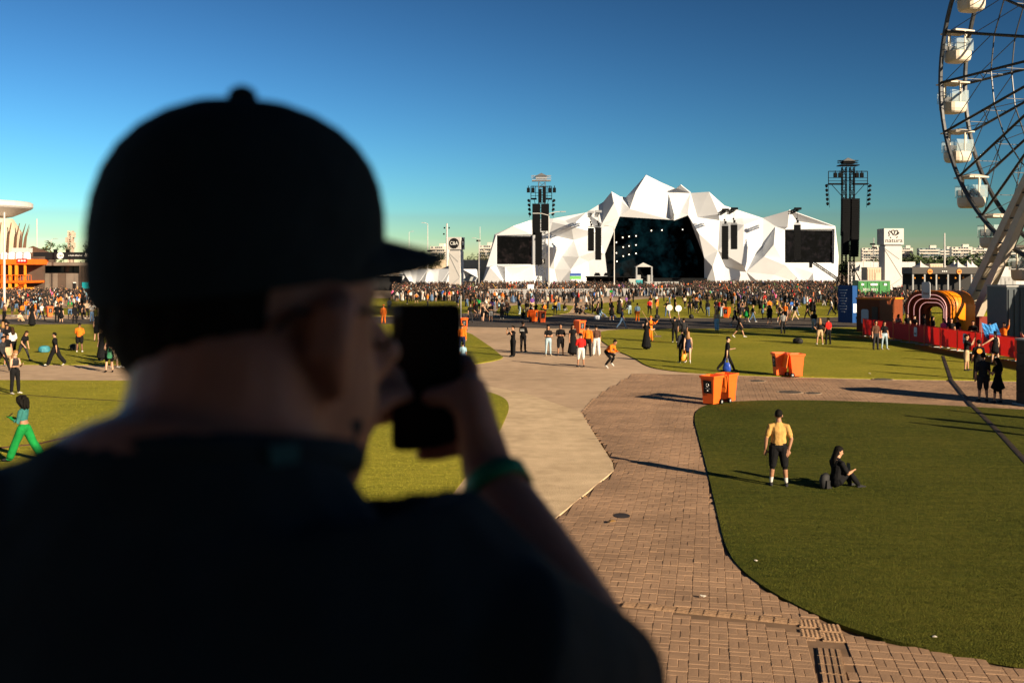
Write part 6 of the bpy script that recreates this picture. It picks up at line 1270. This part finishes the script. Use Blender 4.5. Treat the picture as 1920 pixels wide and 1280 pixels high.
# left hand steadies the other side, index finger on the screen
tb([(-.172, .985, 4.655), (-.162, 1.01, 4.69), (-.152, 1.03, 4.722)], [.027, (.022, .036), (.02, .034)])
for k, z in enumerate((4.724, 4.704, 4.686)): tb([(-.152, 1.04, z), (-.15, 1.075, z + .004), (-.128, 1.09, z + .006), (-.108, 1.086, z + .004)], [.0105, .0105, .0095, .008])
tb([(-.150, 1.03, 4.735), (-.138, 1.04, 4.752), (-.125, 1.045, 4.745), (-.113, 1.046, 4.733)], [.011, .0105, .0095, .0085])
tb([(-.155, 1.0, 4.69), (-.138, 1.005, 4.715), (-.118, 1.03, 4.722), (-.106, 1.042, 4.72)], [.016, .0145, .0125, .010])
# hips, legs and shoes, hidden below the frame
T.append(([V3((bx, by + .02, 3.90)), V3((bx, by + .02, 4.02)), V3((bx, by + .02, 4.12))], [(.16, .12), (.18, .13), (.172, .122)], [BOT] * 2, V3((0, 1, 0))))
for s in (-1, 1):
    x = bx + s * .1; T.append(([V3((x, by + .02, 4.0)), V3((x + s * .02, by + .03, 3.65)), V3((x + s * .03, by + .01, 3.30))], [(.1, .1), (.075, .075), (.06, .06)], [BOT] * 2, V3((0, 1, 0))))
    T.append(([V3((x + s * .03, by - .05, FLZ + .04)), V3((x + s * .03, by + .08, FLZ + .045)), V3((x + s * .04, by + .2, FLZ + .035))], [(.04, .045), (.045, .045), (.038, .03)], [SHOE] * 2, V3((0, 0, 1))))
    T.append(([V3((x + s * .03, by + .01, 3.36)), V3((x + s * .03, by + .01, FLZ + .05))], [(.05, .05), (.045, .05)], [SHOE], V3((0, 1, 0))))
v = []; f = []
for pts, rad, tg, rf in T: tube_mesh(v, f, pts, [rr(r) for r in rad], rf, 16)
me = remesh('person', v, f, .006, 3); assign(me, T)
for pg in me.polygons:
    c = pg.center
    if 4.738 - .25 * (c.y - .61) < c.z < 4.80 and (c.x + .193) ** 2 + (c.y - .69) ** 2 < .084 ** 2: pg.material_index = SK
    elif (c.z > 4.742 and (c.x + .19) ** 2 + (c.y - .73) ** 2 < .14 ** 2 and c.x > -.29) or (c.y > .74 and c.z > 4.64 and c.y < .9 and c.x > -.22): pg.material_index = SK
    elif c.x < -.27 and c.z > 4.66 and c.y < .75 and c.z < 4.78: pg.material_index = TOP
    elif pg.material_index == SK and c.y < .735 and c.z < 4.738 - .25 * (c.y - .61) and c.z > 4.64 and (c.x + .193) ** 2 + (c.y - .69) ** 2 < .09 ** 2: pg.material_index = TOP
M_shirt = mat('shirt_navy', (.022, .035, .046), .9, var=.15, scale=20, bump=.5, bscale=11, spec=.1)
for m in (mat('skin_man', (.36, .165, .115), .5, var=.1, scale=25, bump=.1, bscale=120), M_shirt, cloth('black'), cloth('charcoal'), cloth('black')): me.materials.append(m)
base = V3((bx, by, FLZ)); me.transform(Matrix.Translation(-base)); man = link('person', me, None, None, base)
tag(man, 'man in dark T-shirt and cap filming the stage with his phone, blurred, close up', 'person')
def mchild(s, name, m, parent=man, sm=True):
    o = s.build(name, m, parent, smooth=sm); o.data.transform(Matrix.Translation(-base)); return o
M_cap = mat('cap_black', (.017, .028, .035), .9, var=.12, scale=30, bump=.2, bscale=60, spec=.1)
s = MB(); nn = 64; prof = [(4.838, .085, .105), (4.85, .0862, .1062), (4.865, .0868, .1068), (4.885, .0865, .106), (4.905, .084, .1025), (4.922, .079, .096), (4.937, .071, .086), (4.95, .060, .072), (4.96, .046, .055), (4.967, .03, .036), (4.970, .012, .014)]
for z, a, b in prof:
    for j in range(nn):
        g = 2 * pi * j / nn; k = 1 + .005 * abs(cos(3 * g)); fwd_ = b * sin(g) * k; p = hp(a * cos(g) * k, fwd_ - .004, z + .13 * fwd_ * (4.97 - z) / .15); s.v.append(tuple(p))
for i in range(len(prof) - 1):
    for j in range(nn): s.f.append((i * nn + j, i * nn + (j + 1) % nn, (i + 1) * nn + (j + 1) % nn, (i + 1) * nn + j))
s.f.append(tuple((len(prof) - 1) * nn + j for j in range(nn))); cap = mchild(s, 'cap', M_cap)
s = MB(); s.lathe([(.011, -.004), (.0105, .003), (.007, .007), (.002, .009)], 12, hp(0, -.004, 4.972)); mchild(s, 'button', M_cap, cap)
s = MB(); k = 0; up_ = []; 
for lay in (0, -.005):
    for j in range(13):
        g = R(8 + 164 * j / 12)
        for q in range(5):
            t = q / 4; r = .083 * cos(g); ff_ = .101 * sin(g); rr2 = r * (1 - .12 * t); f2 = ff_ + t * .064 * (sin(g) ** .6); z = 4.866 + .10 * ff_ * .9 - .016 * (cos(g) ** 2) * (1 - .2 * t) - .012 * t + lay; s.v.append(tuple(hp(rr2, f2, z)))
for lay in range(2):
    for j in range(12):
        for q in range(4): a = lay * 65 + j * 5 + q; s.f.append((a, a + 1, a + 6, a + 5))
for j in range(12): a = j * 5 + 4; s.f.append((a, a + 65, a + 70, a + 5))
mchild(s, 'brim', M_cap, cap)
s = MB(); M_frame = mat('glasses_frame', (.01, .009, .009), .4)
for sd in (-1, 1):
    c = [(sd * .034 + .027 * cos(2 * pi * k / 18), .098 - .012 * abs(sd * .034 + .027 * cos(2 * pi * k / 18)) / .06, 4.812 + .021 * sin(2 * pi * k / 18)) for k in range(19)]
    s.tube([hp(*q) for q in c], .0022, 6, cap=False); s.tube([hp(sd * .061, .088, 4.818), hp(sd * .079, .05, 4.82), hp(sd * .083, -.005, 4.822), hp(sd * .082, -.02, 4.81)], .0024, 6)
s.tube([hp(-.008, .1, 4.816), hp(0, .103, 4.818), hp(.008, .1, 4.816)], .002, 6); gl_ = mchild(s, 'glasses', M_frame)
for sd in (-1, 1):
    s = MB(); s.v = [tuple(hp(sd * .034 + .0265 * cos(2 * pi * k / 18), .0975 - .012 * abs(sd * .034 + .027 * cos(2 * pi * k / 18)) / .06, 4.812 + .0205 * sin(2 * pi * k / 18))) for k in range(18)]; s.f = [tuple(range(18))]; mchild(s, 'lens', mat('lens_glass', (.6, .62, .62), .05, alpha=.18), gl_, False)
# short hair at the nape, below the cap
s = MB()
for z, a, b in ((4.755, .045, .03), (4.78, .068, .055), (4.81, .076, .078), (4.85, .076, .082)):
    for j in range(20): g = 2 * pi * j / 20; s.v.append(tuple(hp(a * cos(g), -.022 - .012 * (4.845 - z) / .09 + b * sin(g) * (1 if sin(g) < 0 else .3), z)))
for i in range(3):
    for j in range(20): s.f.append((i * 20 + j, i * 20 + (j + 1) % 20, (i + 1) * 20 + (j + 1) % 20, (i + 1) * 20 + j))
s.f += [tuple(reversed(range(20))), tuple(60 + j for j in range(20))]; mchild(s, 'hair', HCOL[0])
# collar band with a small teal label, green wristband
s = MB(); s.tube([(-.197 + .088 * cos(2 * pi * k / 24), .688 + .082 * sin(2 * pi * k / 24), 4.722 - .02 * sin(2 * pi * k / 24)) for k in range(25)], .011, 8, cap=False); col_ = mchild(s, 'collar', M_shirt)
s = MB(); s.box((-.138, .613, 4.738), (.018, .005, .012), R(35)); mchild(s, 'collar_label', mat('label_teal', (.02, .10, .12), .7), col_, False)
d_ = (E_ - Wr).normalized(); c_ = Wr + d_ * .035; u_ = d_.cross(V3((0, 0, 1))).normalized(); w_ = d_.cross(u_)
s = MB(); nn = 24
for t in (-.009, .009):
    for r_ in (.031, .034):
        for j in range(nn): g = 2 * pi * j / nn; s.v.append(tuple(c_ + d_ * t + (u_ * cos(g) + w_ * sin(g)) * r_))
for (a, b) in ((0, 1), (1, 3), (3, 2), (2, 0)):
    for j in range(nn): s.f.append((a * nn + j, a * nn + (j + 1) % nn, b * nn + (j + 1) % nn, b * nn + j))
mchild(s, 'wristband', mat('band_green', (.01, .22, .10), .5))
ph = empty('phone', V3((-.0893, 1.062, 4.66)), R(2), 'dark phone held upright in both hands of the man in the cap', 'phone')
s = MB(); w2, h2, r2 = .0363, .1535, .008; pts = []
for cx_, cy_, a0 in ((w2 - r2, h2 - r2, 0), (-w2 + r2, h2 - r2, 90), (-w2 + r2, r2, 180), (w2 - r2, r2, 270)):
    for k in range(5): a = R(a0 + k * 22.5); pts.append((cx_ + r2 * cos(a), cy_ + r2 * sin(a)))
M_phone = mat('phone_case', (.008, .009, .010), .5)
o = s.slab([(x, -.005, z) for x, z in pts], (0, 1, 0), .010).build('case', M_phone, ph); MB().box((0, -.0058, h2 / 2), (w2 * 1.86, .001, h2 * .955)).build('screen', mat('phone_screen', (.006, .007, .008), .25), ph); MB().box((.018, .0065, h2 - .022), (.026, .003, .03)).build('camera_bump', M_phone, ph)
